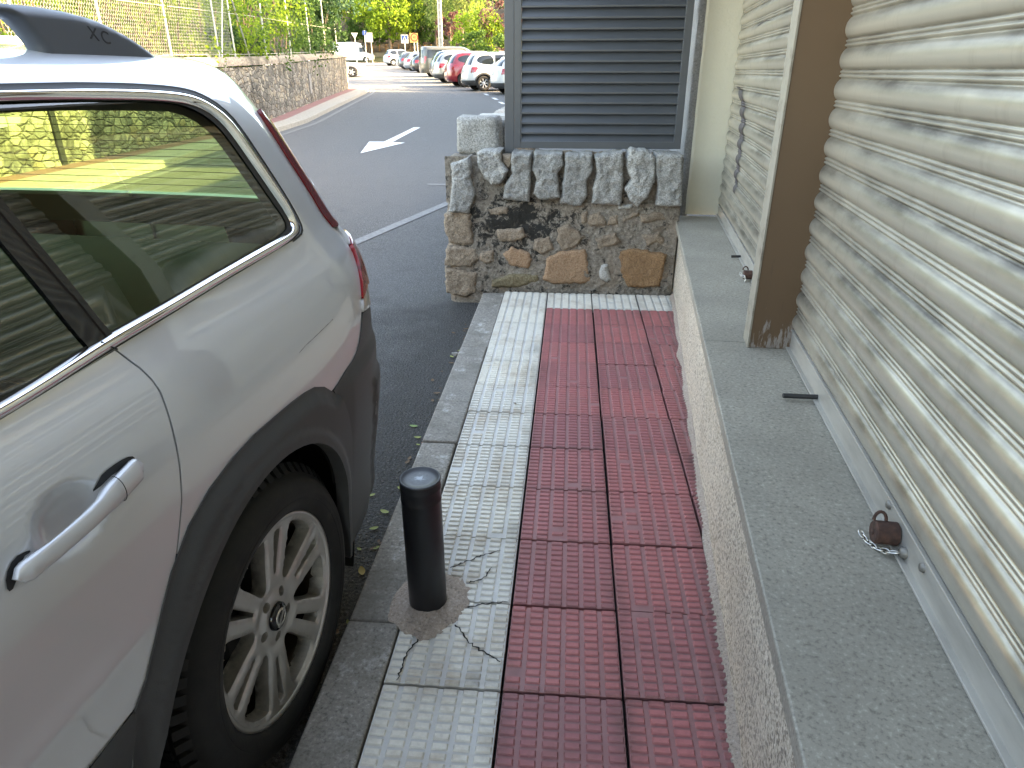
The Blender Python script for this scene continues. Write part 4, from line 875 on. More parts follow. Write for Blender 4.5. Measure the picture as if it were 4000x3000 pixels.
def rub(s_, q_): return .010*np.clip((q_-.24)/.05, 0, 1)*np.clip((.592-q_)/.01, 0, 1)+.002
shell(S, sill, [], .0, 'sill_trim', M['clad'], car, .03, .03, (1,), rub); shell(S, sill, [], .0, 'sill_trim', M['clad'], car, .05, .03, (-1,), rub)
def bmpd(s_, q_):
    t = np.clip((s_-.36)/.10, 0, 1); k = np.clip((.80-q_)/.03, 0, 1); line = np.exp(-((s_-(.60+(.80-q_)*.35))/.012)**2)*np.clip((.66-q_)/.05, 0, 1)*np.clip((q_-.40)/.05, 0, 1)
    return .003+.010*t*k*np.clip((q_-.24)/.06, 0, 1)-.0*line+.012*np.clip((.70-q_)/.02, 0, 1)*np.clip((s_-.62-(.70-q_)*.28)/.02, 0, 1)
bump = [(.362, .76), (.345, .783)]+BMP[1:-1]+[(.6045, .894), (.64, .889), (.70, .881), (.90, .872), (1.2, .857), (SE, .857), (SE, .225), (.46, .235), (.455, .36), (.445, .50), (.425, .62), (.395, .70)]
shell(S, bump, [], .0, 'rear_bumper', M['clad'], car, .018, .03, (1,), bmpd); shell(S, bump, [], .0, 'rear_bumper', M['clad'], car, .05, .03, (-1,), bmpd)
fb = [(S0, .23), (-3.30, .235), (-3.32, .36), (-3.31, .50), (-3.27, .595), (S0, .595)]
shell(S, fb, [], .004, 'front_bumper', M['clad'], car, .05, .03, (1, -1))
refl = [(.665, .655), (.690, .650), (.700, .60), (.690, .57), (.668, .575), (.655, .62)]
for sd_ in (1, -1): shell(S, refl, [], .021, 'reflector', M['clear'], car, .012, .012, (sd_,))
# ---- lamps
red = N('rear_lens', rough=.10, coat=1., coatr=.02); q_ = red.sep(red.co()); M['lens'] = red
k = red.ramp(red.math('FRACT', red.math('MULTIPLY', q_[2], 9.)), (.0, (.15, .003, .006)), (.10, (.36, .008, .014)), (.9, (.36, .008, .014)), (1., (.15, .003, .006)))
red.set('base', k)
low_w = [(.605, .898), (.640, .893), (.70, .885), (.80, .876), (.90, .876), (.905, .93), (.80, .93), (.70, .945), (.640, .930), (.622, .923)]
low_r = [p for p in [(.71, 1.062), (.702, 1.045), (.689, 1.02), (.668, .99), (.645, .957), (.626, .929), (.640, .931), (.70, .946), (.80, .931), (.905, .931), (.93, 1.0), (.93, 1.06), (.86, 1.075), (.79, 1.072)]]
low_t = [(.737, 1.118), (.733, 1.094), (.714, 1.0665), (.79, 1.0765), (.86, 1.0795), (.93, 1.0645), (.93, 1.10), (.86, 1.125), (.79, 1.128)]
for sd_ in (1, -1):
    t = shell(S, low_r, [], .006, 'tail_lamp', M['lens'], car, .016, .02, (sd_,), lambda s_, q_: .006*np.clip((s_-.62)/.10, 0, 1))
    shell(S, low_w, [], .006, 'clear_lens', M['clear'], t, .016, .02, (sd_,)); shell(S, low_t, [], .006, 'lamp_shoulder', M['silver'], t, .016, .02, (sd_,))
    shell(S, lampU, [], .004, 'pillar_lamp', M['darkred'], car, .016, .02, (sd_,), lambda s_, q_: .008*np.clip((s_-.705)/.05, 0, 1))
# ---- glass and its chrome surround
cp = [(-.243, 1.0), (-.207, 1.0), (-.196, 1.60), (-.232, 1.60)]
qg = [(-.206, 1.147)]+[p for p in dlo_in if p[0] > -.2 and p[1] < 1.3][::-1][::-1]
rear_in = [p for p in dlo_in if p[0] > -.19]
qglass = [(-.205, 1.508)]+rear_in+[(-.207, 1.148)]
dglass = [(-1.25, 1.508), (-.6, 1.508), (-.238, 1.508), (-.240, 1.145), (-.421, 1.133), (-1.0, 1.118), (-1.25, 1.114)]
fglass = [(-1.29, 1.508), (-1.48, 1.505), (-1.87, 1.478), (-2.34, 1.108), (-2.0, 1.105), (-1.29, 1.113)]
bigq = lambda L, k=.006: big(L, k)
for sd_ in (1, -1):
    shell(S, bigq(qglass), [], -.004, 'quarter_window', M['tint'], car, .05, 0., (sd_,))
    shell(S, bigq(dglass), [], -.004, 'door_window', M['tint'], car, .05, 0., (sd_,)); shell(S, bigq(fglass), [], -.004, 'door_window', M['tint'], car, .06, 0., (sd_,))
    shell(S, [(-.250, 1.135), (-.196, 1.139), (-.190, 1.517), (-.243, 1.517)], [], .0, 'pillar_trim', M['gloss'], car, .03, .01, (sd_,), lambda s_, q_: .003*np.cos((s_+.22)/.03*1.4))
    shell(S, [(-1.296, 1.105), (-1.244, 1.105), (-1.244, 1.517), (-1.296, 1.517)], [], .001, 'pillar_trim', M['gloss'], car, .03, .01, (sd_,))
    # rubber seal, then chrome on top of it
    ribbon(S, dlo_out, dlo_in, .0, -.002, 'window_seal', M['rubber'], car, 5, (sd_,))
    def lerp(t, tr): return [tuple(np.array(a)*(1-w_)+np.array(b_)*w_) for a, b_ in zip(dlo_out, dlo_in) for w_ in [t+(tr-t)*float(sstep((a[0]-.40)/.12))]]
    ribbon(S, lerp(.06, .15), lerp(.90, .70), .010, -.001, 'window_trim', M['chrome'], car, 9, (sd_,))
shell(S, [p for p in rearglass if True], [], -.003, 'rear_window', M['tint'], car, .06, 0., (1, -1)) if False else None
rg = [(1.02, 1.17), (SE-.001, 1.17), (SE-.001, 1.452), (1.0, 1.452), (.93, 1.44), (.96, 1.30)]
rw = shell(S, rg, [], -.003, 'rear_window', M['tint'], car, .06, 0., (1, -1))
b = MB()
for q_ in np.arange(1.20, 1.44, .024):
    s_ = np.linspace(1.03, SE-.001, 24); X = loc3(S.pt(s_, np.full(24, q_), np.full(24, -.006))); X = np.r_[X, (X*np.array([-1, 1, 1]))[::-1]]; b.tube(X, .0009, 4, caps=False)
b.build('heating_wires', M['trim'], rw)
wsp = [(ws[0][0], ws[0][1]), (S0+.001, ws[1][1]), (S0+.001, ws[2][1]), (ws[3][0], ws[3][1])]
shell(S, wsp, [], -.003, 'windscreen', M['tint'], car, .08, 0., (1, -1))
# door-to-quarter split in the chrome: a fine dark joint
b = MB(); c0 = S.pt(np.array([-.2275]), np.array([1.137]), np.array([.004]))
pt = [(-.229, 1.143), (-.2265, 1.136), (-.221, 1.128), (-.217, 1.122)]; A_ = np.array(pt); X = loc3(S.pt(A_[:, 0], A_[:, 1], np.full(4, .0062)))
b.tube(X, .0016, 6); b.build('trim_joint', M['rubber'], car)
# ---- door handle
def hpt(s_, q_, h): return Vector(loc3(S.pt(np.array([s_]), np.array([q_]), np.array([h])))[0])
hs = np.linspace(-.561, -.318, 33); b = MB(); rows = []
for i, s_ in enumerate(hs):
    t = i/32; qc = .9365+.021*t-.004*math.sin(math.pi*t)
    wide = .0145+.0035*(t > .60)*min(1, (t-.6)/.1)-.0015*math.sin(math.pi*min(1, t/.65)); wide *= min(1, (math.sin(math.pi*min(max(t, .0), 1))*6)**.5+.02)
    base = .004 if (t < .17 or t > .63) else .013; top = .026-.006*abs(t-.5)*2
    if t < .04 or t > .96: top *= .75
    if .12 < t < .22: base = .004+.009*(t-.12)/.1
    if .56 < t < .66: base = .013-.009*(t-.56)/.1
    ring = []
    for k in range(12):
        a = 2*math.pi*k/12; u_ = math.cos(a); v_ = math.sin(a); u_ = math.copysign(abs(u_)**.6, u_); v_ = math.copysign(abs(v_)**.6, v_)
        ring.append(hpt(s_, qc+wide*u_, (base+top)/2+(top-base)/2*v_))
    rows.append(ring+[ring[0]])
b.grid(rows, 0, True, True)
for r in (rows[0], rows[-1]): b.add(r[:-1], [tuple(range(12))])
hd = b.build('handle', M['silver'], rdoor, fix=True)
for pts in ([(-.570, .924), (-.56, .9235), (-.535, .950), (-.522, .9485), (-.524, .953), (-.545, .957), (-.564, .944)], [(-.405, .960), (-.388, .976), (-.365, .979), (-.33, .977), (-.316, .970), (-.320, .960), (-.36, .968), (-.39, .964)]):
    shell(S, smooth_poly(pts, .004, 1), [], .0016, 'handle_gasket', M['rubber'], rdoor, .006, 0., (1,), bowl)
b = MB(); s_ = -.378; ring = [hpt(s_, .9365+.021*.745-.002+.0205*math.cos(a), .0145+.0125*math.sin(a)) for a in np.linspace(-.1, math.pi*1.02, 14)]; b.tube(ring, .0007, 5); b.build('handle_joint', M['rubber'], rdoor)
# ---- roof rail with its broad closed foot and embossed letters
RX = lambda a: .545-.012*max(0, a)
top = [(-2.0, 1.545), (-1.9, 1.575), (-1.75, 1.597), (-1.4, 1.609), (-.9, 1.612), (0, 1.611), (.07, 1.6115), (.122, 1.611), (.175, 1.608), (.231, 1.601), (.261, 1.595), (.29, 1.586), (.336, 1.567), (.36, 1.553), (.387, 1.533)]
op = [(-1.62, 1.577), (-1.45, 1.590), (-.9, 1.592), (.03, 1.592), (.05, 1.587), (.059, 1.578), (.067, 1.566), (.073, 1.555), (.079, 1.540)]
b = MB(); outer_ = [(a, z) for a, z in top]; inner_ = [(a, z) for a, z in op]
poly = outer_+[(.39, 1.50), (.25, 1.50), (.082, 1.50)]+inner_[::-1]+[(-1.66, 1.54), (-1.67, 1.48), (-2.0, 1.46)]
for sd_ in (1, -1):
    P, T = cdt(poly, [], .009); B = border(T); d = edist(P, poly)
    yy = .016*np.sqrt(1-(1-np.clip(d/.014, 0, 1))**2)
    lean = lambda z: (1.611-z)*.22
    xo = np.array([.543+lean(z)+y_ for (a, z), y_ in zip(P, yy)]); xi = np.array([.522+lean(z)-y_*.5 for (a, z), y_ in zip(P, yy)])
    b = MB(); n_ = len(P)
    b.add([(sd_*x, a, z) for x, (a, z) in zip(xo, P)]+[(sd_*x, a, z) for x, (a, z) in zip(xi, P)], [tuple(t) for t in T]+[tuple(t[::-1]+n_) for t in T]+[(j, i, i+n_, j+n_) for i, j in B], 0, True)
    rl = b.build('roof_rail', M['rail'], car, fix=True)
    if sd_ > 0:
        fc = bpy.data.curves.new('letters', 'FONT'); fc.body = 'XC'; fc.size = .034; fc.extrude = .0010; fc.space_character = 1.35
        fo = bpy.data.objects.new('letters', fc); COL.objects.link(fo); bpy.context.view_layer.update(); fm = bpy.data.meshes.new_from_object(fo.evaluated_get(bpy.context.evaluated_depsgraph_get())); bpy.data.objects.remove(fo)
        fo = link('letters', fm, M['trim'], rl); fo.matrix_local = Matrix.Translation((.543+(1.611-1.566)*.22+.0163, .200, 1.563)) @ Matrix.Rotation(R_(12.4), 4, 'Y').inverted() @ Matrix(((0, 0, 1, 0), (1, 0, 0, 0), (0, 1, 0, 0), (0, 0, 0, 1))) @ Matrix.Rotation(R_(-10), 4, 'Z')
# gutter line above the chrome
gi = dlo_out[2:20]; go = [tuple(np.array(p)*(1-w_)+np.array(o_)*w_) for p, o_, w_ in zip(gi, off_line(gi, .0125), [1.]*9+[.95, .85, .7, .6, .55, .5, .45, .4, .3])]
for sd_ in (1, -1): ribbon(S, go, gi, -.001, .0012, 'roof_seal', M['rubber'], car, 5, (sd_,))
# ---- cabin: floor, seats, boot cover, far pillars
b = MB(); b.box((0, -1.0, .50), (1.5, 3.4, .06)); b.box((0, .25, .72), (1.3, 1.25, .06)); b.build('cabin_floor', M['dark'], car)
b = MB(); b.box((0, .22, 1.045), (1.50, .95, .012), ch=.004); b.build('boot_cover', M['dark'], car)
def seat(x, y, w_, h, hr=True):
    b = MB(); Mx = Matrix.Translation((x, y, .62)) @ Matrix.Rotation(R_(-14), 4, 'X'); b.box((0, 0, h/2), (w_, .14, h), ch=.05, M=Mx)
    if hr: b.box((0, .0, h+.10), (.27, .11, .17), ch=.05, M=Mx); b.tube([Mx @ Vector((-.07, 0, h-.02)), Mx @ Vector((-.07, 0, h+.06))], .007); b.tube([Mx @ Vector((.07, 0, h-.02)), Mx @ Vector((.07, 0, h+.06))], .007)
    b.box((0, -.28, .02), (w_, .55, .16), ch=.05, M=Matrix.Translation((x, y, .62))); return b.build('seat', M['trim'], car)
for x in (-.42, .0, .42): seat(x, -.42, .40, .50)
for x in (-.38, .38): seat(x, -1.35, .50, .56)
for sd_ in (1, -1):
    shell(S, [(.50, 1.17), (.90, 1.17), (.88, 1.47), (.50, 1.46)], [], -.034, 'pillar_lining', M['beigetrim'], car, .05, 0., (sd_,))
b = MB(); b.box((0, -1.2, .25), (1.55, 4.1, .10)); b.box((0, -1.4, .40), (.9, 3.9, .3)); b.build('underbody', M['dark'], car)
for cy in (0., FA):
    for sd_ in (1, -1):
        b = MB(); b.lathe([(.455, sd_*.875), (.455, sd_*.52), (.0, sd_*.52)], 28, axis='x', c=(0, cy, .345), a0=R_(-25), a1=R_(205)); b.build('wheel_well', M['dark'], car)
# ---- wheels
def wheel_mesh():
    rim = MB(); P6 = 60.
    def pol(r, a): return (r*math.cos(R_(a)), r*math.sin(R_(a)))
    holes = []
    for k in range(6):
        c = 76.5+60*k
        holes.append([pol(.108, c-2.4), pol(.160, c-3.0), pol(.214, c-3.5), pol(.219, c), pol(.214, c+3.5), pol(.160, c+3.0), pol(.108, c+2.4)])
        g = c+30
        holes.append(smooth_poly([pol(.088, g-4), pol(.100, g-9), pol(.150, g-12.8), pol(.205, g-15.6), pol(.224, g-14.5), pol(.2275, g), pol(.224, g+14.5), pol(.205, g+15.6), pol(.150, g+12.8), pol(.100, g+9), pol(.088, g+4)], .012, 1))
    lug = [[(pol(.057, 48+72*k)[0]+.0125*math.cos(t), pol(.057, 48+72*k)[1]+.0125*math.sin(t)) for t in np.linspace(0, 2*math.pi, 13)[:-1]] for k in range(5)]
    circ = [pol(.2345, a) for a in np.linspace(0, 360, 91)[:-1]]
    P, T = cdt(circ, holes+lug, .0085); B = border(T); r = np.hypot(P[:, 0], P[:, 1])
    de = np.minimum.reduce([edist(P, h) for h in holes])
    x = -.018+.012*np.clip((r-.05)/.18, 0, 1)**1.5-.004*np.clip(1-de/.004, 0, 1)**2-.004*np.clip(1-abs(r-.07)/.02, 0, 1); x[r > .226] = -.004
    n_ = len(P)
    V = [(xx, p[0], p[1]) for xx, p in zip(x, P)]+[(xx-.036, p[0]*.985, p[1]*.985) for xx, p in zip(x, P)]
    rim.add(V, [tuple(t) for t in T], 0, True); rim.add([V[i] for e in B for i in (e[0], e[1], e[1]+n_, e[0]+n_)], [(4*k+1, 4*k, 4*k+3, 4*k+2) for k in range(len(B))], 0, False)
    rim.lathe([(.2335, -.006), (.240, .001), (.2465, .001), (.248, -.006), (.240, -.012), (.226, -.02), (.219, -.06), (.214, -.15), (.216, -.19)], 72, axis='x')
    me = rim.mesh('rim'); v = np.array(rim.v); rr = np.hypot(v[:, 1], v[:, 2])
    dust = np.clip(np.where(np.arange(len(v)) >= n_, .85, .10+.35*np.r_[np.clip(1-de/.006, 0, 1), np.zeros(len(v)-n_)]), 0, 1); dust[rr > .232] = .15; dust[2*n_:2*n_+4*len(B)] = np.tile([.25, .25, .9, .9], len(B)); e_ = 2*n_+4*len(B); dust[e_:] = np.where(v[e_:, 0] < -.015, 1., .15)
    a = me.attributes.new('dust', 'FLOAT', 'POINT'); a.data.foreach_set('value', dust.astype(np.float32))
    cap = MB(); cap.lathe([(.0001, -.006), (.030, -.008), (.0335, -.012), (.0335, -.03)], 28, axis='x')
    emb = MB()
    for r0, r1 in ((.016, .021),): emb.lathe([(r0, -.0062), (r0, -.0048), (r1, -.0052), (r1, -.0075)], 28, axis='x')
    emb.box((-.0052, 0, 0), (.002, .050, .0075), M=Matrix.Rotation(R_(42), 4, 'X'))
    nuts = MB()
    for k in range(1): nuts.lathe([(.0001, -.040), (.009, -.041), (.009, -.06)], 6, axis='x', sm=False)
    disc = MB(); disc.lathe([(.0, -.10), (.155, -.10), (.155, -.12), (0., -.12)], 40, axis='x'); disc.lathe([(.0, -.17), (.212, -.17)], 24, axis='x')
    disc.box((-.09, -.11, .02), (.07, .07, .16), ch=.012)
    ty = MB(); prof = [(.247, -.002), (.252, .009), (.272, .017), (.296, .0185), (.315, .012), (.328, .0), (.337, -.012), (.3415, -.028), (.3435, -.055), (.3445, -.09), (.3435, -.15), (.3415, -.185), (.335, -.20), (.30, -.218), (.25, -.20)]
    ty.lathe(prof, 96, axis='x')
    for r_ in (.279, .291): ty.lathe([(r_-.0012, .0170), (r_, .0192), (r_+.0012, .0175)], 96, axis='x')
    for k in range(64):
        a = 2*math.pi*k/64; Mx = Matrix.Rotation(a, 4, 'X') @ Matrix.Translation((-.022, 0, .3405)) @ Matrix.Rotation(R_(52), 4, 'Y'); ty.box((0, 0, 0), (.040, .021, .012), M=Mx)
        for xo in (-.075, -.12): Mx = Matrix.Rotation(a+.02, 4, 'X') @ Matrix.Translation((xo, 0, .3435)); ty.box((0, 0, 0), (.034, .024, .010), M=Mx)
    return me, cap.mesh('hub_cap'), emb.mesh('emblem'), nuts.mesh('wheel_nut'), disc.mesh('brake_disc'), ty.mesh('tyre')
WM = wheel_mesh()
for me_, m_ in zip(WM, ('alloy', 'gloss', 'steel', 'alloy', 'dark', 'tyre')): me_.materials.append(M[m_].m)
def put_wheel(y, sd_):
    w_ = bpy.data.objects.new('wheel', WM[5]); COL.objects.link(w_); w_.parent = car; w_.location = (sd_*HW, y, .345)
    if sd_ < 0: w_.rotation_euler = (0, 0, math.pi)
    elif y != 0: w_.rotation_euler = (R_(25), 0, 0)
    for nm, me_ in zip(('rim', 'hub_cap', 'emblem', 'wheel_nut', 'brake_disc'), WM[:5]):
        for k in range(5 if nm == 'wheel_nut' else 1):
            o = bpy.data.objects.new(nm, me_); COL.objects.link(o); o.parent = w_
            if nm == 'wheel_nut': o.location = (0, .057*math.cos(R_(48+72*k)), .057*math.sin(R_(48+72*k)))
for y in (0., FA):
    for sd_ in (1, -1): put_wheel(y, sd_)
# a scratch along the rear quarter
q_ = densify([(.207, .932), (.244, .937), (.262, .9375), (.292, .939), (.347, .942), (.402, .945)], .01, False)
ribbon(S, [(a, c+.0012*(.4+.6*abs(math.sin(a*90)))) for a, c in q_], q_, .0, .0006, 'scratch', M['trim'], car, 3, (1,))
# ================================================================ old wall across the street, with its chain-link fence
WTOP = 1.55
def wallpt(y, dx, h): return (wx(y)+dx, y, float(gz(y))+.1165+h)
ow = thing('old_stone_wall', 'long old rubble wall across the street with a rounded top under the fence', 'wall', (0, 0, 0))
ys = np.r_[np.arange(-30, 5.8, 1.), np.arange(6.4, 30.21, .25)]
b = MB(); hs = list(np.linspace(-.1, WTOP-.22, 14)); rows = []
for y in ys: rows.append([wallpt(y, .03*fnoise(y*1.6, h*1.6, 2.)+.02*fnoise(y*5, h*5, 5.)+.02*(1-h/1.5), h) for h in hs])
b.grid(rows, 0, True); e = rows[-1]; b.add(e+[(x-.75, y+.35, z) for x, y, z in e], [(i, i+1, i+1+len(e), i+len(e)) for i in range(len(e)-1)], 0, False)
b.build('wall', M['oldwall'], ow)
b = MB(); rows = []
for y in list(ys)+[30.3]:
    r = []
    for k in range(9):
        a = R_(-10+200*k/8); r.append(wallpt(y, -.16+.20*math.cos(a)+.012*fnoise(y*2, k*.6, 7.), WTOP-.16+.17*math.sin(a)+.012*fnoise(y*2.2, k*.7, 3.)-(0. if y < 30.2 else .03)))
    rows.append(r)
b.grid(rows, 0, True); b.add(rows[-1], [tuple(range(9))]); b.build('coping', M['coping'], ow)
b = MB(); y0 = 21.3; p0 = wallpt(y0, .02, .62); b.box((p0[0], y0, p0[2]), (.05, .34, .62), rz=.17, ch=.008); b.build('meter_door', M['concrete'], ow)
# tiled pillar set in the wall, seen through the car
tp = thing('tiled_pillar', 'pale green tiled wall panel across the street, seen through the car glass', 'wall', (-8.0, 5.2, float(gz(5.2))))
n = N('green_tiles', rough=.35); y_, z_ = n.sep(n.co())[1:3]; gy_ = n.math('FRACT', n.math('MULTIPLY', y_, 2.6)); gz_ = n.math('FRACT', n.math('MULTIPLY', z_, 2.2)); g_ = n.math('MINIMUM', gy_, gz_)
n.set('base', n.mix(n.ramp(g_, (.05, 1.), (.08, 0.)), (.34, .42, .34), (.10, .10, .07))); M['gtile'] = n
b = MB(); b.box((-.1, .55, .95), (.32, 1.2, 2.0), ch=.01); b.build('panel', M['gtile'], tp); b = MB(); b.box((.04, 1.3, .85), (.14, .12, 1.9), ch=.01); b.build('frame', M['darksteel'], tp)
fence = thing('chain_link_fence', 'tall chain-link fence with steel posts on top of the old stone wall', 'fence', (0, 0, 0))
FX = -.17
for y, lean in ((4.2, 0), (6.5, 0), (8.56, 0), (10.7, 0), (12.87, .0), (13.8, 0), (16.33, 0), (19.64, 0), (23.0, 0), (26.24, 0), (28.87, 0)):
    b = MB(); p = wallpt(y, FX, WTOP-.02); b.tube([p, (p[0], p[1], p[2]+2.1)], .024, 8); b.build('post', M['galv'], fence)
for ya, yb in ((13.0, 13.75), (14.72, 13.85)):
    b = MB(); p = wallpt(ya, FX, WTOP-.02); q = wallpt(yb, FX, WTOP+1.75); b.tube([p, q], .02, 8); b.build('brace', M['galv'], fence)
for h in (.06, .95, 1.9):
    b = MB(); b.tube([wallpt(y, FX, WTOP+h) for y in np.arange(3, 29.1, .5)], .006, 5); b.build('tension_wire', M['wire'], fence)
# mesh: hexagonal wire netting drawn as real thin strips
b = MB(); cell = .062
def wire(p, q, r=.0032):
    p, q = Vector(p), Vector(q); d = (q-p).normalized(); a = d.cross(Vector((1, 0, 0))).normalized()*r; c = Vector((1, 0, 0))*r
    b.add([p+a, p-a*.5+c*.8, p-a*.5-c*.8, q+a, q-a*.5+c*.8, q-a*.5-c*.8], [(0, 1, 4, 3), (1, 2, 5, 4), (2, 0, 3, 5)])
y = 6.3
rowsn = int(1.95/cell)
while y < 13.6:
    for k in range(rowsn):
        h = .05+k*cell; o = (k % 2)*cell*.55
        A = wallpt(y+o, FX+.01, WTOP+h); Bq = wallpt(y+o, FX+.01, WTOP+h+cell*.36); C1 = wallpt(y+o-cell*.55, FX+.01, WTOP+h+cell); C2 = wallpt(y+o+cell*.55, FX+.01, WTOP+h+cell)
        wire(A, Bq); wire(Bq, C1); wire(Bq, C2)
    y += cell*1.1
b.build('netting', M['wire'], fence)
# ================================================================ foliage builders
def leaves(b, pts, size, up=.35):
    pts = np.asarray(pts, float); m = len(pts)
    nrm = rng.normal(size=(m, 3)); nrm[:, 2] += up; nrm /= np.linalg.norm(nrm, axis=1, keepdims=True)
    t = np.cross(nrm, rng.normal(size=(m, 3))); t /= np.linalg.norm(t, axis=1, keepdims=True)+1e-9; s = np.cross(nrm, t)
    L = size*rng.uniform(.6, 1.4, (m, 1)); W_ = L*rng.uniform(.45, .75, (m, 1))
    V = np.concatenate([pts-t*L*.5, pts+s*W_*.5+nrm*L*.08, pts+t*L*.5, pts-s*W_*.5+nrm*L*.08], 1).reshape(-1, 3)
    b.add(V, [(4*i, 4*i+1, 4*i+2, 4*i+3) for i in range(m)])
def clumps(centres, radii, per, squash=.8):
    out = []
    for c, r in zip(centres, radii):
        d = rng.normal(size=(per, 3)); d /= np.linalg.norm(d, axis=1, keepdims=True); rr = r*rng.uniform(.35, 1., (per, 1))**.5
        out.append(np.asarray(c)+d*rr*np.array([1, 1, squash]))
    return np.concatenate(out)
def crown_pts(R, H, n, per, base):
    cs, rs = [], []
    while len(cs) < n:
        p = rng.uniform(-1, 1, 3); l = np.linalg.norm(p)
        if l > 1 or l < .35: continue
        cs.append((p[0]*R, p[1]*R, base+H/2+p[2]*H/2)); rs.append(R*rng.uniform(.16, .34))
    return cs, clumps(cs, rs, per)
def branchy(b, cs, base, r0, H0):
    b.tube([(0, 0, -.3), (.06*r0, .02, H0*.4), (.15*r0, -.1*r0, H0*.75), (.0, .0, H0)], [r0*1.25, r0, r0*.8, r0*.55], 9)
    for c in cs: 
        s_ = Vector((0, 0, H0*random.uniform(.55, 1.))); c = Vector(c); mid = s_.lerp(c, .5)+Vector((0, 0, .12*(c-s_).length)); b.tube([s_, mid, c], [r0*.38, r0*.2, r0*.06], 6)
def tree(label, loc, R, H, base, leaf_m, size, n=46, per=90, r0=.16, group=None, rz=0., name='broadleaf_tree'):
    t = thing(name, label, 'tree', loc, rz, group); cs, P = crown_pts(R, H, n, per, base)
    b = MB(); leaves(b, P, size); b.build('crown', M[leaf_m], t); b = MB(); branchy(b, cs[:14], base, r0, base+H*.55); b.build('trunk', M['bark'], t); return t
def bush(label, loc, d, leaf_m, size, n=30, per=110, name='shrub', group=None, stems=True):
    t = thing(name, label, 'shrub', loc, 0., group); cs, rs = [], []
    for _ in range(n):
        p = rng.uniform(-1, 1, 3); p /= max(1, np.linalg.norm(p)*1.05); cs.append((p[0]*d[0]/2, p[1]*d[1]/2, d[2]/2+p[2]*d[2]/2)); rs.append(min(d)*rng.uniform(.14, .30))
    b = MB(); leaves(b, clumps(cs, rs, per, .9), size); b.build('foliage', M[leaf_m], t)
    if stems:
        b = MB()
        for c in cs[:9]: b.tube([(c[0]*.3, c[1]*.3, -.2), (c[0]*.6, c[1]*.6, c[2]*.5), c], [.03, .02, .008], 5)
        b.build('stems', M['bark'], t)
    return t
G = lambda y: float(gz(y))
# hedge behind the fence: a run of big shrubs
HB = [(-9.6, 4.0, 1.9, 'leaf_lime', 'olive green'), (-9.7, 6.4, 1.9, 'leaf_olive', 'dusty olive'), (-9.6, 8.6, 1.8, 'leaf_lime', 'sunlit yellow-green'), (-10.1, 10.6, 2.1, 'leaf_olive', 'thin olive'), (-9.6, 12.6, 1.7, 'leaf_lime', 'bright lime'), (-9.6, 14.6, 1.9, 'leaf_lime', 'lime-green'), (-10.0, 16.9, 1.9, 'leaf_mid', 'fresh green'), (-10.3, 19.4, 2.0, 'leaf_lime', 'pale green'), (-10.8, 22.0, 2.0, 'leaf_mid', 'leafy green')]
for i, (x, y, r, lm, nm) in enumerate(HB):
    bush(f'{nm} tall shrub behind the fence, '+['first from the left edge', 'second from the left edge', 'above the end of the roof rail', 'in the middle of the netting', 'just left of the braced fence post', 'just right of the braced fence post', 'third from the dark ivy', 'second from the dark ivy', 'next to the dark ivy'][i], (x, y, G(y)+.7), (2*r, 2.7, 4.2), lm, .10, 34, 130, group='shrubs behind the fence')
bush('dark green shrub growing low along the base of the fence', (-9.0, 15.6, G(15)+1.3), (.9, 4.6, 1.1), 'leaf_dark', .09, 24, 110)
bush('dark ivy mass on the fence near the end of the old wall', (-10.3, 25.8, G(25)+1.5), (1.3, 6.4, 2.4), 'leaf_dark', .11, 46, 130, 'ivy')
b = MB(); 
cnt = 0
tw = thing('bare_shrub', 'bare brown twigs tangled behind the fence netting', 'shrub', (-9.3, 11.6, G(11.6)+1.3))
for i in range(40):
    a = random.uniform(-.5, .5); y0 = random.uniform(-1.2, 1.2); b.tube([(random.uniform(-.2, .2), y0, 0), (random.uniform(-.3, .3), y0+a, .9), (random.uniform(-.3, .3), y0+a*2+random.uniform(-.3, .3), random.uniform(1.2, 2.3))], [.014, .009, .004], 5)
b.build('twigs', M['bark'], tw)
# trees: nearest first
t1 = tree('dark green tree leaning over the far end of the old wall', (-10.9, 28.6, G(29)+.1), 2.6, 3.4, 2.9, 'leaf_blue', .17, 52, 130, .14)
bush('dark ivy wrapped around the tree at the wall end', (-10.75, 28.2, G(28)+.9), (.8, .9, 2.9), 'leaf_dark', .10, 26, 110, 'ivy', None, False)
tree('large grey-green tree behind the shrubs at the top left', (-14.5, 20, G(20)), 4.2, 6.5, 2.2, 'leaf_olive', .17, 60, 110, .2)
tree('pale leafy tree behind the fence at the far left', (-15., 11, G(11)), 4.2, 6.5, 1.6, 'leaf_lime', .16, 60, 110, .2)
tree('mid-green tree rising behind the dark ivy', (-14.5, 28, G(28)), 3.8, 6., 2.6, 'leaf_mid', .18, 56, 110, .2)
tree('shadowy dark conifer hanging in from the right above the parked cars', (-2.6, 40, G(40)), 4.2, 6.0, 3.6, 'leaf_dark', .20, 60, 110, .2)
bush('bright yellow-green bush behind the grey van', (-8.0, 61., G(61)+.2), (4.4, 3.4, 4.8), 'leaf_lime', .24, 34, 100)
hd = bush('clipped green hedge behind the parked cars', (-6.6, 57., G(57)), (6.2, 1.8, 3.0), 'leaf_mid', .18, 60, 110, 'hedge')
tree('plum-leaved tree right of the yellow-green bush', (-5.0, 60., G(60)), 2.6, 4.4, 1.6, 'leaf_plum', .22, 40, 80, .12)
tree('small dark purple tree beside the concrete pole', (-12.4, 72., G(72)), 1.5, 2.4, 2.6, 'leaf_plum', .22, 24, 80, .12)
tree('tall pale olive tree behind the concrete pole', (-12.4, 80., G(80)), 4.0, 7.5, 3.4, 'leaf_olive', .30, 56, 90, .2)
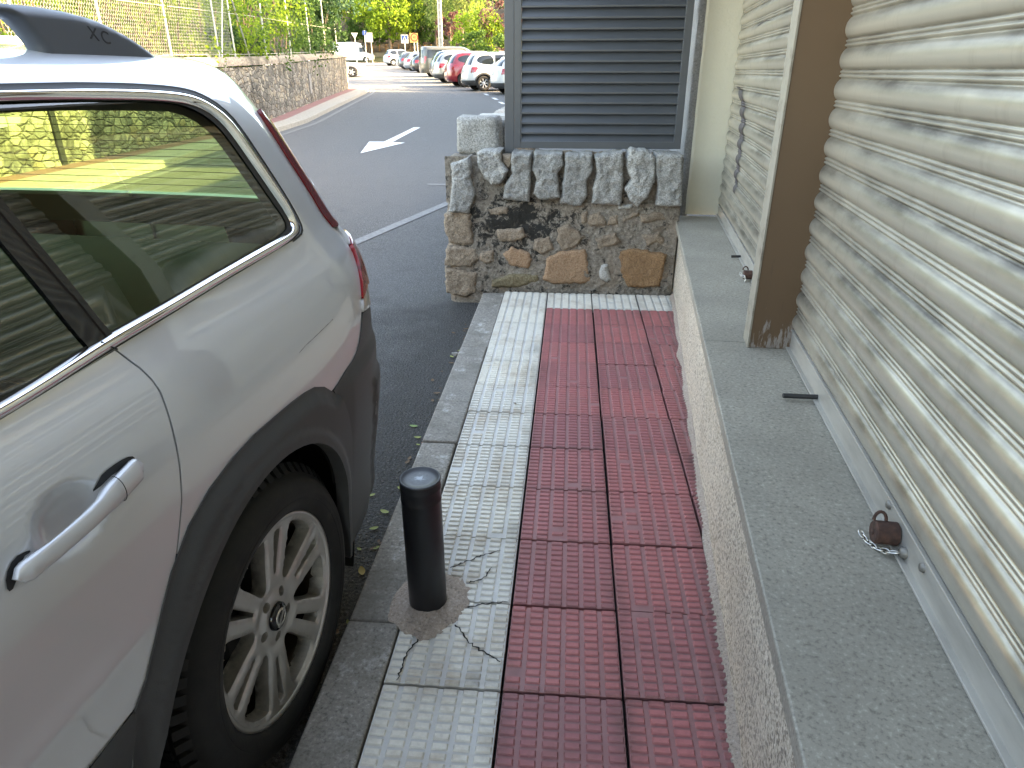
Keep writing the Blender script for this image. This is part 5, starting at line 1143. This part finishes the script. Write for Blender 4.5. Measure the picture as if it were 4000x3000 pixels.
Y1 = tree('sunlit yellow-green tree in the centre of the background', (-25.0, 98, ground_z(98)), 4.6, 7.5, 3.2, 'leaf_lime', .38, 60, 90, .2)
Y2 = tree('second sunlit yellow tree left of the centre one', (-32., 104, ground_z(104)), 5.0, 8.5, 3.8, 'leaf_lime', .40, 60, 90, .2)
tree('dark green tree right of the sunlit yellow ones', (-19.0, 100, ground_z(100)), 4.0, 8.5, 2.8, 'leaf_mid', .38, 56, 90, .2)
tree('leaning slender young tree on the bank below the sunlit crowns', (-24.2, 106, ground_z(106)), 2.2, 3., 4.2, 'leaf_lime', .34, 20, 70, .13)
for x, y, lm, nm in ((-36.5, 103, 'leaf_mid', 'low green tree above the white van at the junction'), (-29.5, 103.5, 'leaf_mid', 'low green tree behind the notice board'), (-22.3, 104.5, 'leaf_dark', 'low dark tree behind the white suv at the far end'), (-15.8, 103, 'leaf_mid', 'low green tree left of the concrete pole')):
    tree(nm, (x, y, ground_z(y)), 3.3, 5.2, 1.5, lm, .36, 44, 80, .13)
# woodland rising behind the road: individual trees, crowns shared between copies
for i, (x, y, lm) in enumerate(((-34, 108.5, 'leaf_dark'), (-28.5, 109.5, 'leaf_mid'), (-21.5, 109, 'leaf_dark'), (-16.5, 108, 'leaf_dark'), (-11, 107, 'leaf_mid'), (-6, 106, 'leaf_dark'))):
    bush('undergrowth on the brown bank below the trees', (x, y, ground_z(y)), (4.5, 2.5, 1.6), lm, .34, 20, 50, group='undergrowth on the bank', stems=False)
kinds = [tree('woodland tree with olive crown on the bank', (-40, 116, ground_z(116)), 5., 9., 3.4, 'leaf_olive', .46, 50, 70, .22, 'woodland trees on the bank'), tree('woodland tree with green crown on the bank', (-30, 119, ground_z(119)), 5., 9.5, 3.2, 'leaf_mid', .46, 50, 70, .22, 'woodland trees on the bank'), tree('woodland tree with dark crown on the bank', (-15, 118, ground_z(118)), 5.2, 10., 3., 'leaf_dark', .48, 50, 70, .22, 'woodland trees on the bank')]
i = 0
for yy in (114, 122, 131, 142):
    for xx in np.arange(-96, 30, 9.0+.03*yy):
        i += 1; o = copy_tree(kinds[int(rng.integers(0, 3))]); x_ = xx+rng.uniform(-3, 3); y_ = yy+rng.uniform(-3, 3); o.location = (x_, y_, ground_z(y_)-.2); o.rotation_euler = (0, 0, rng.uniform(0, 6.3)); s = rng.uniform(.85, 1.3); o.scale = (s, s, s)
# unseen house blocks and tree, added behind the screen to shade the street
nh = thing('shade_blocks', 'unseen house blocks added behind the privacy screen to shade the street', 'house', (0, 0, 0))
def hb(x0, x1, y0, y1, h):
    b = MB(); b.box(((x0+x1)/2, (y0+y1)/2, h/2-.2), (x1-x0, y1-y0, h+.4)); b.build('wall', M['stucco'], nh)
    b = MB(); c = [(x0-.4, y0-.4), (x1+.4, y0-.4), (x1+.4, y1+.4), (x0-.4, y1+.4)]; xm = (x0+x1)/2
    b.add([(*p, h) for p in c]+[(xm, y0+1.5, h+1.2), (xm, y1-1.5, h+1.2)], [(0, 1, 4), (1, 2, 5, 4), (2, 3, 5), (3, 0, 4, 5), (3, 2, 1, 0)]); b.build('roof', M['rustone'], nh, fix=True)
hb(3.2, 11., 2.2, 8.4, 4.1); hb(3.4, 11., 8.6, 13.4, 7.3); hb(3.6, 11., 13.6, 30.6, 9.2)
for i, (x, y, R, H, bs) in enumerate(((4.6, 33.4, 2.4, 6.2, 1.2),)):
    tree('unseen tree added behind the privacy screen to dapple the shade', (x, y, G(y)), R, H, bs, 'leaf_mid', .22, 60, 130, .2, 'unseen shade trees behind the screen')
# ================================================================ street furniture
pole = thing('concrete_pole', 'tall concrete utility pole with slots rising behind the grey van', 'pole', (-10.9, 58., G(58)-.1))
b = MB(); z = 0.
for sx in (-1, 1): b.add([(sx*.19, -.10, 0), (sx*.10, -.10, 0), (sx*.10, .10, 0), (sx*.19, .10, 0), (sx*.13, -.08, 9.5), (sx*.065, -.08, 9.5), (sx*.065, .08, 9.5), (sx*.13, .08, 9.5)], [(0, 1, 5, 4), (1, 2, 6, 5), (2, 3, 7, 6), (3, 0, 4, 7), (4, 5, 6, 7)])
for k in range(19): b.box((0, 0, .15+k*.5), (.24-.006*k, .12, .12))
b.add([(-.11, .03, 0), (.11, .03, 0), (.07, .03, 9.5), (-.07, .03, 9.5)], [(0, 1, 2, 3)])
n = N('pole_concrete', base=(.46, .43, .37), rough=.9); M['pole'] = n; b.build('shaft', M['pole'], pole, fix=True)
M['signwhite'] = simple('sign_white', (.42, .42, .41), .5); M['signblue'] = simple('sign_blue', (.015, .05, .19), .5); M['signred'] = simple('sign_red', (.32, .03, .018), .5); M['signyellow'] = simple('sign_yellow', (.45, .25, .07), .5); M['signblack'] = simple('sign_black', (.02, .02, .02), .5)
ped = thing('crossing_sign', 'square blue pedestrian crossing sign on a thin pole', 'sign', (-15.72, 66., G(66)), .24)
b = MB(); b.tube([(0, .03, 0), (0, .03, 2.6)], .04, 8); b.build('pole', M['galv'], ped)
b = MB(); b.box((0, 0, 2.55), (.66, .02, .72), ch=.006); b.build('plate', M['signwhite'], ped)
b = MB(); b.box((0, -.012, 2.58), (.54, .006, .54)); b.build('blue_field', M['signblue'], ped)
def flat(b, poly, y, t=.004): b.prism([(x, -z) for x, z in poly], 0, t, M=Matrix.Translation((0, y, 0)) @ Matrix.Rotation(R_(90), 4, 'X') @ Matrix.Scale(-1, 4, (0, 1, 0)))
def fl(b, poly, y): b.add([(x, y, z) for x, z in poly]+[(x, y-.004, z) for x, z in poly], [tuple(range(len(poly))), tuple(range(2*len(poly)-1, len(poly)-1, -1))]+[(i, (i+1) % len(poly), (i+1) % len(poly)+len(poly), i+len(poly)) for i in range(len(poly))])
b = MB(); fl(b, [(-.235, 2.35), (.235, 2.35), (0, 2.80)], -.0155); b.build('triangle', M['signwhite'], ped, fix=True)
b = MB()
for q in ([(-.03, 2.46), (.035, 2.46), (.05, 2.57), (.02, 2.63), (-.02, 2.63), (-.05, 2.57)], [(-.03, 2.475), (-.0, 2.475), (-.05, 2.37), (-.09, 2.37)], [(.0, 2.475), (.035, 2.475), (.085, 2.37), (.045, 2.37)], [(-.05, 2.60), (-.03, 2.62), (-.085, 2.50), (-.10, 2.51)], [(.05, 2.60), (.03, 2.62), (.085, 2.51), (.10, 2.52)]): fl(b, q, -.0200)
b.lathe([(.0001, -.0245), (.030, -.0245), (.030, -.020)], 14, c=(0, 0, 0)) if False else None
fl(b, [(.032*math.cos(a), 2.665+.032*math.sin(a)) for a in np.linspace(0, 2*math.pi, 13)[:-1]], -.0200); b.build('walker', M['signblack'], ped, fix=True)
def textmesh(s_, size, ext=.003):
    fc = bpy.data.curves.new('text', 'FONT'); fc.body = s_; fc.size = size; fc.extrude = ext; fc.align_x = 'CENTER'; fc.align_y = 'CENTER'
    fo = bpy.data.objects.new('text', fc); COL.objects.link(fo); bpy.context.view_layer.update()
    me = bpy.data.meshes.new_from_object(fo.evaluated_get(bpy.context.evaluated_depsgraph_get())); bpy.data.objects.remove(fo); return me
spd = thing('speed_sign', 'round red-ringed speed limit sign reading 40 on an orange board', 'sign', (-14.40, 64., G(64)), .22)
b = MB(); b.tube([(0, .03, 0), (0, .03, 2.6)], .045, 8); b.tube([(.27, .03, 0), (.27, .03, 2.3)], .045, 8); b.build('pole', M['galv'], spd)
b = MB(); b.box((-.02, .0, 2.62), (.72, .02, .78), ch=.006); b.build('board', M['signyellow'], spd)
def disc_(b, r, y, c): fl(b, [(c[0]+r*math.cos(a), c[1]+r*math.sin(a)) for a in np.linspace(0, 2*math.pi, 41)[:-1]], y)
b = MB(); disc_(b, .34, -.012, (.03, 2.66)); b.build('red_ring', M['signred'], spd, fix=True); b = MB(); disc_(b, .25, -.017, (.03, 2.66)); b.build('centre', M['signyellow'], spd, fix=True)
tm = link('numerals', textmesh('40', .30), M['signblack'], spd); tm.rotation_euler = (R_(90), 0, 0); tm.location = (.03, -.022, 2.66)
yld = thing('yield_sign', 'small triangular sign on a pole above the white van', 'sign', (-27.5, 90., G(90)), .28)
b = MB(); b.tube([(0, .03, 0), (0, .03, 3.3)], .04, 8); b.build('pole', M['galv'], yld); b = MB(); fl(b, [(-.42, 3.5), (.42, 3.5), (0, 2.8)], -.01); b.build('plate', M['signwhite'], yld, fix=True)
brd = thing('notice_board', 'grey back of a road sign board on two poles left of the white suv', 'sign', (-26.3, 92., ground_z(92)), .28)
b = MB(); b.tube([(-.45, .03, 0), (-.45, .03, 3.9)], .05, 8); b.build('pole', M['galv'], brd); b = MB(); b.tube([(.30, .03, 0), (.30, .03, 3.2)], .05, 8); b.build('pole', M['galv'], brd); b = MB(); b.box((.1, 0, 3.1), (.9, .03, 1.1)); b.build('plate', M['concrete'], brd); b = MB(); b.box((-.45, 0, 3.6), (.5, .03, .5)); b.build('plate', M['signblue'], brd)
# row of short wooden posts along the path on the bank
wp = None; M['wood'] = simple('weathered_wood', (.17, .095, .045), .9)
for i in range(17):
    x = -33.+i*.95; y = 104.6
    if wp is None:
        b = MB(); b.tube([(0, 0, -.3), (0, 0, .95)], .12, 8); wp = b.build('wooden_post', M['wood']); tag(wp, 'short orange-brown wooden post along the path on the bank', 'post', 'wooden posts along the path'); o = wp
    else: o = wp.copy(); COL.objects.link(o)
    o.location = (x, y, ground_z(y))
# ================================================================ parked cars
SUV = dict(rows=lambda W, H: [(.24, W*.90, .62, 0), (.34, W*.96, .76, 0), (.50, W, .82, 0), (.70, W, .80, 0), (.88, W*.985, .77, 0), (1.0, W*.95, .72, 0), (1.06, W*.91, .68, 0), (.5*(1.06+H-.12), W*.83, .50, 0), (H-.14, W*.75, .36, 0), (H-.06, W*.66, .26, 0), (H-.02, W*.48, .18, 0), (H, .001, .0, 0)])
cart = {}
def whl(kind):
    if kind in cart: return cart[kind]
    b = MB(); b.lathe([(.20, 0), (.23, .012), (.29, .016), (.325, .0), (.335, -.03), (.335, -.17), (.31, -.2), (.2, -.2)], 32, axis='x'); ty = b.mesh('tyre'); ty.materials.append(M['tyre'].m)
    b = MB(); k = {'ten': 10, 'y': 7, 'five': 5}[kind]
    b.lathe([(.20, -.005), (.212, .006), (.222, .004), (.214, -.03), (.20, -.15)], 32, axis='x'); b.lathe([(0.0001, -.02), (.055, -.02), (.06, -.04)], 16, axis='x')
    for i in range(k):
        a = 2*math.pi*i/k; w0, w1 = (.020, .030) if k > 6 else (.038, .048)
        b.add([Matrix.Rotation(a, 4, 'X') @ Vector(p) for p in ((-.018, .045, -w0), (-.018, .045, w0), (-.008, .205, w1), (-.008, .205, -w1), (-.05, .045, -w0), (-.05, .045, w0), (-.04, .205, w1), (-.04, .205, -w1))], [(0, 1, 2, 3), (0, 4, 5, 1), (1, 5, 6, 2), (2, 6, 7, 3), (3, 7, 4, 0)])
    ri = b.mesh('rim'); ri.materials.append(M['alloy2'].m)
    b = MB(); b.lathe([(0., -.09), (.20, -.09)], 20, axis='x'); dk = b.mesh('disc'); dk.materials.append(M['dark'].m); cart[kind] = (ty, ri, dk); return cart[kind]
M['alloy2'] = simple('silver_alloy', (.55, .55, .55), .35, .5)
def parked(name, label, P, phi, paint, H=1.66, Wd=1.84, wb=2.65, fo=.85, ro=.82, style='suv', wheel='ten', side=-1, lamp=True, rails=False, cladding=False, group='cars parked in the bays on the right', panel=False):
    W_ = Wd/2; F = -wb-fo
    if style == 'suv': rows = [(.24, W_*.90, .78*ro, F+.15), (.34, W_*.96, .93*ro, F+.04), (.50, W_, ro, F), (.70, W_, .985*ro, F+.02), (.88, W_*.985, .95*ro, F+.10), (.98, W_*.96, .90*ro, F+.35), (1.04, W_*.93, .86*ro, -wb+.12), (1.08, W_*.905, .83*ro, -wb+.35), (.52*(1.08+H-.12), W_*.83, .62*ro, -wb+.75), (H-.16, W_*.765, .45*ro, -wb+1.08), (H-.09, W_*.70, .38*ro, -wb+1.25), (H-.04, W_*.58, .25*ro, -wb+1.4), (H-.015, W_*.35, .0, -wb+1.6), (H, .001, -.6, -1.0)]
    elif style == 'hatch': rows = [(.20, W_*.90, .78*ro, F+.15), (.30, W_*.96, .93*ro, F+.04), (.45, W_, ro, F), (.62, W_, .99*ro, F+.02), (.78, W_*.985, .95*ro, F+.10), (.88, W_*.95, .90*ro, F+.4), (.93, W_*.93, .86*ro, -wb+.2), (.97, W_*.90, .80*ro, -wb+.42), (.52*(.97+H-.12), W_*.82, .50*ro, -wb+.9), (H-.15, W_*.75, .28*ro, -wb+1.25), (H-.09, W_*.69, .18*ro, -wb+1.42), (H-.04, W_*.57, .05*ro, -wb+1.55), (H-.015, W_*.35, -.2, -wb+1.7), (H, .001, -.8, -1.0)]
    elif style == 'van': rows = [(.24, W_*.92, .9*ro, F+.15), (.36, W_*.97, .97*ro, F+.04), (.55, W_, ro, F), (.80, W_, ro, F+.03), (1.0, W_*.99, .985*ro, F+.15), (1.10, W_*.98, .975*ro, F+.5), (1.2, W_*.97, .965*ro, F+.85), (.5*(1.2+H-.1), W_*.93, .93*ro, F+1.25), (H-.18, W_*.875, .88*ro, F+1.6), (H-.08, W_*.82, .85*ro, F+1.85), (H-.03, W_*.70, .78*ro, F+2.05), (H-.012, W_*.45, .5*ro, F+2.2), (H, .001, -.5, -1.0)]
    S_ = Surf(rows, -wb/2, nr=9, nf=7, mr=3.2); R = float(S_.s[-1]); L0 = float(S_.s[0]); qe = float(S_.q[-1])
    th = phi+math.pi/2; ex = np.array([math.cos(th), math.sin(th)])
    loc = np.array(P)-ex*(side*(W_-.03)); t = thing(name, label, 'van' if style == 'van' else 'car', (loc[0], loc[1], float(gz(loc[1]))), th, group)
    slope = math.atan(.029); t.rotation_euler = (0, 0, th)
    arcs = [[(c+.40*math.cos(a), .34+.40*math.sin(a)) for a in np.linspace(0, 2*math.pi, 25)[:-1]] for c in (0, -wb)]
    out = [(L0, S_.q[0]), (R, S_.q[0]), (R, qe-.0003), (L0, qe-.0003)]
    belt = {'suv': 1.06, 'hatch': .95, 'van': 1.15}[style]; top = H-(.15 if style != 'van' else .22)
    D = lambda a, z: chart(S_, a, z)
    if style == 'van': win = [] if panel else [[D(.55*ro, belt+.03), D(.50*ro, top), D(-1.2, top), D(-1.2, belt)], [D(-1.28, belt), D(-1.28, top), D(-2.15, top), D(-2.15, belt)], [D(-2.25, belt), D(-2.25, top), D(-wb+.5, top-.05), D(-wb-.12, belt+.03)]]
    if panel: win = [[D(-2.75, belt+.1), D(-2.75, 1.85), D(-wb+.35, 1.85), D(-wb-.30, belt+.14)]]
    if style == 'suv': win = [smooth_poly([D(.40*ro, belt+.13), D(.16*ro, top-.02), D(-.5, top), D(-.55, belt+.02)], .05, 2), [D(-.60, belt+.02), D(-.60, top), D(-1.42, top), D(-1.42, belt)], [D(-1.5, belt), D(-1.5, top), D(-wb+1.1, top), D(-wb+.55, belt+.03)]]
    elif style == 'hatch': win = [[D(.1, belt+.14), D(-.1, top-.03), D(-.38, top), D(-.42, belt+.03)], [D(-.47, belt+.02), D(-.47, top), D(-1.3, top), D(-1.3, belt)], [D(-1.38, belt), D(-1.38, top), D(-wb+1.2, top), D(-wb+.62, belt+.03)]]
    st = .09
    shell(S_, out, arcs, 0., 'body', paint, t, st, .03, (1, -1))
    if cladding: 
        cl = [(-wb+.45, .25), (-.45, .25), (-.45, .42), (-wb+.45, .42)]
        shell(S_, [(.40, .24), (R, .24), (R, .46), (.46, .48), (.42, .42)], [], .006, 'bumper', M['clad'], t, st, .02, (1, -1)); shell(S_, cl, [], .006, 'sill_trim', M['clad'], t, st, .02, (1, -1))
        for c in (0, -wb): shell(S_, [(c+.46*math.cos(a), .34+.46*math.sin(a)) for a in np.linspace(R_(-12), R_(192), 20)]+[(c+.395*math.cos(a), .34+.395*math.sin(a)) for a in np.linspace(R_(192), R_(-12), 20)], [], .010, 'wheel_arch_trim', M['clad'], t, .06, .02, (side,))
    for k, w_ in enumerate(win):
        for sd_ in (1, -1): shell(S_, w_, [], .004, 'window', M['darkglass'], t, st, .006, (sd_,))
    sr = R-W_*.80; rz0, rz1 = belt+.05, top-.02
    shell(S_, [(sr, D(0, rz0)[1]), (R-.0005, D(0, rz0)[1]), (R-.0005, D(0, rz1)[1]), (sr+.06, D(0, rz1)[1])], [], .004, 'rear_window', M['darkglass'], t, st, .006, (1, -1))
    shell(S_, [(L0+.0005, D(0, belt+.04)[1]), (L0+W_*.86, D(0, belt+.04)[1]), (L0+W_*.80, D(0, top)[1]), (L0+.0005, D(0, top)[1])], [], .004, 'windscreen', M['darkglass'], t, st, .006, (1, -1))
    lz = {'suv': (.80, 1.04), 'hatch': (.70, .93), 'van': (.85, 1.30)}[style]; s0 = R-W_*1.02-.0
    for sd_ in (1, -1):
        a0, a1 = (s0-.24, s0+.10) if style != 'van' else (s0-.04, s0+.16)
        shell(S_, [(a0, lz[1]-.03), (a0+.10, lz[0]+.02), (a1, lz[0]), (a1, lz[1]), (a0+.1, lz[1]+.01)], [], .008, 'tail_lamp', M['red'], t, .05, .012, (sd_,))
        shell(S_, [(L0+W_*.75, lz[0]-.02), (L0+W_*1.25, lz[0]+.03), (L0+W_*1.35, lz[0]+.13), (L0+W_*.75, lz[0]+.10)], [], .006, 'headlamp', M['clear'], t, .06, .01, (sd_,))
        if rails: b = MB(); b.tube([(sd_*W_*.70, -wb+1.3, H-.05), (sd_*W_*.70, -wb+1.45, H+.02), (sd_*W_*.70, -.2, H+.02), (sd_*W_*.70, .10, H-.06)], .022, 6); b.build('roof_rail', M['alloy2'], t)
        b = MB(); b.box((sd_*(W_*.985), -.78, belt-.10), (.03, .19, .03), ch=.008); b.build('handle', paint, t)
    b = MB(); b.box((0, -wb/2, .42), (Wd*.8, wb+.8, .30)); b.build('underbody', M['dark'], t)
    ty, ri, dk = whl(wheel)
    for y in (0., -wb):
        for sd_ in (1, -1):
            w_ = bpy.data.objects.new('wheel', ty); COL.objects.link(w_); w_.parent = t; w_.location = (sd_*(W_-.03), y, .335)
            if sd_ < 0: w_.rotation_euler = (0, 0, math.pi)
            for nm, me_ in (('rim', ri), ('brake_disc', dk)): o = bpy.data.objects.new(nm, me_); COL.objects.link(o); o.parent = w_
    return t
def paint(name, c, metal=.2): return carpaint(name, c, metal, .35)
PW = paint('white_paint', (.58, .58, .565), 0.); PRD = paint('red_paint', (.25, .006, .014), .1); PSV = paint('silver_paint', (.36, .36, .37), .4); PGR = paint('grey_green_paint', (.085, .085, .072), .3); PDB = paint('dark_blue_paint', (.03, .05, .085), .3); PBK = paint('black_paint', (.015, .015, .017), .1); PBG = paint('pale_silver_paint', (.32, .315, .295), .4); PDG = paint('dark_grey_paint', (.06, .065, .075), .3)
PHI = R_(21)
parked('suv', 'white suv with black wheel arches parked beside the privacy screen', (-4.03, 30.32), PHI, PW, 1.68, 1.82, 2.6, wheel='y', cladding=True)
parked('suv', 'dark red suv with silver ten-spoke wheels between white and dark cars', (-5.47, 33.91), PHI, PRD, 1.64, 1.85, 2.68, rails=True, wheel='ten')
parked('hatchback', 'silver car mostly hidden by the privacy screen, nearest in the row', (-.95, 25.2), PHI, PBG, 1.60, 1.82, 2.65)
parked('hatchback', 'white car with dark bumper squeezed between silver car and white suv', (-2.35, 27.7), PHI, PW, 1.55, 1.80, 2.6, cladding=True)
parked('suv', 'pale silver suv with dark lower bumper just behind the red suv', (-6.9, 38.0), PHI, PBG, 1.62, 1.82, 2.65, cladding=True, rails=True)
parked('suv', 'dark blue suv with silver roof rails next to the grey van', (-7.9, 42.4), PHI, PDB, 1.66, 1.82, 2.65, rails=True)
parked('van', 'tall grey-green passenger van in the row of parked cars', (-9.37, 46.9), PHI, PGR, 1.92, 1.93, 3.2, .9, .95, 'van', 'ten')
parked('hatchback', 'black hatchback next to the grey van', (-12.0, 55.4), PHI, PBK, 1.42, 1.78, 2.6, style='hatch')
parked('hatchback', 'silver hatchback between black and white cars', (-13.7, 60.2), PHI, PSV, 1.46, 1.78, 2.6, style='hatch')
parked('hatchback', 'dark hatchback partly hidden behind the white hatchback', (-15.0, 63.6), PHI, PDG, 1.47, 1.78, 2.6, style='hatch')
parked('hatchback', 'white hatchback second from the far end of the row', (-15.86, 66.55), PHI, PW, 1.47, 1.78, 2.6, style='hatch', wheel='five')
parked('suv', 'white suv at the far end of the row under the crossing sign', (-19.87, 78.16), R_(30), PW, 1.66, 1.85, 2.7, wheel='five')
parked('hatchback', 'white car coming out from behind the end of the old wall', (-17.8, 46.3), R_(14), PW, 1.46, 1.8, 2.6, fo=1.0, style='hatch', wheel='five', group='cars by the old wall')
parked('hatchback', 'white car with red tail lamp hidden behind the old wall end', (-15.3, 43.3), R_(14)+math.pi, PW, 1.42, 1.8, 2.6, style='hatch', side=1, wheel='five', group='cars by the old wall')
parked('van', 'high-roofed white delivery van at the junction facing right', (-31.9, 97.), R_(4), PW, 2.5, 2.0, 3.6, 1.0, 1.1, 'van', 'five', group='vans at the junction', panel=True)
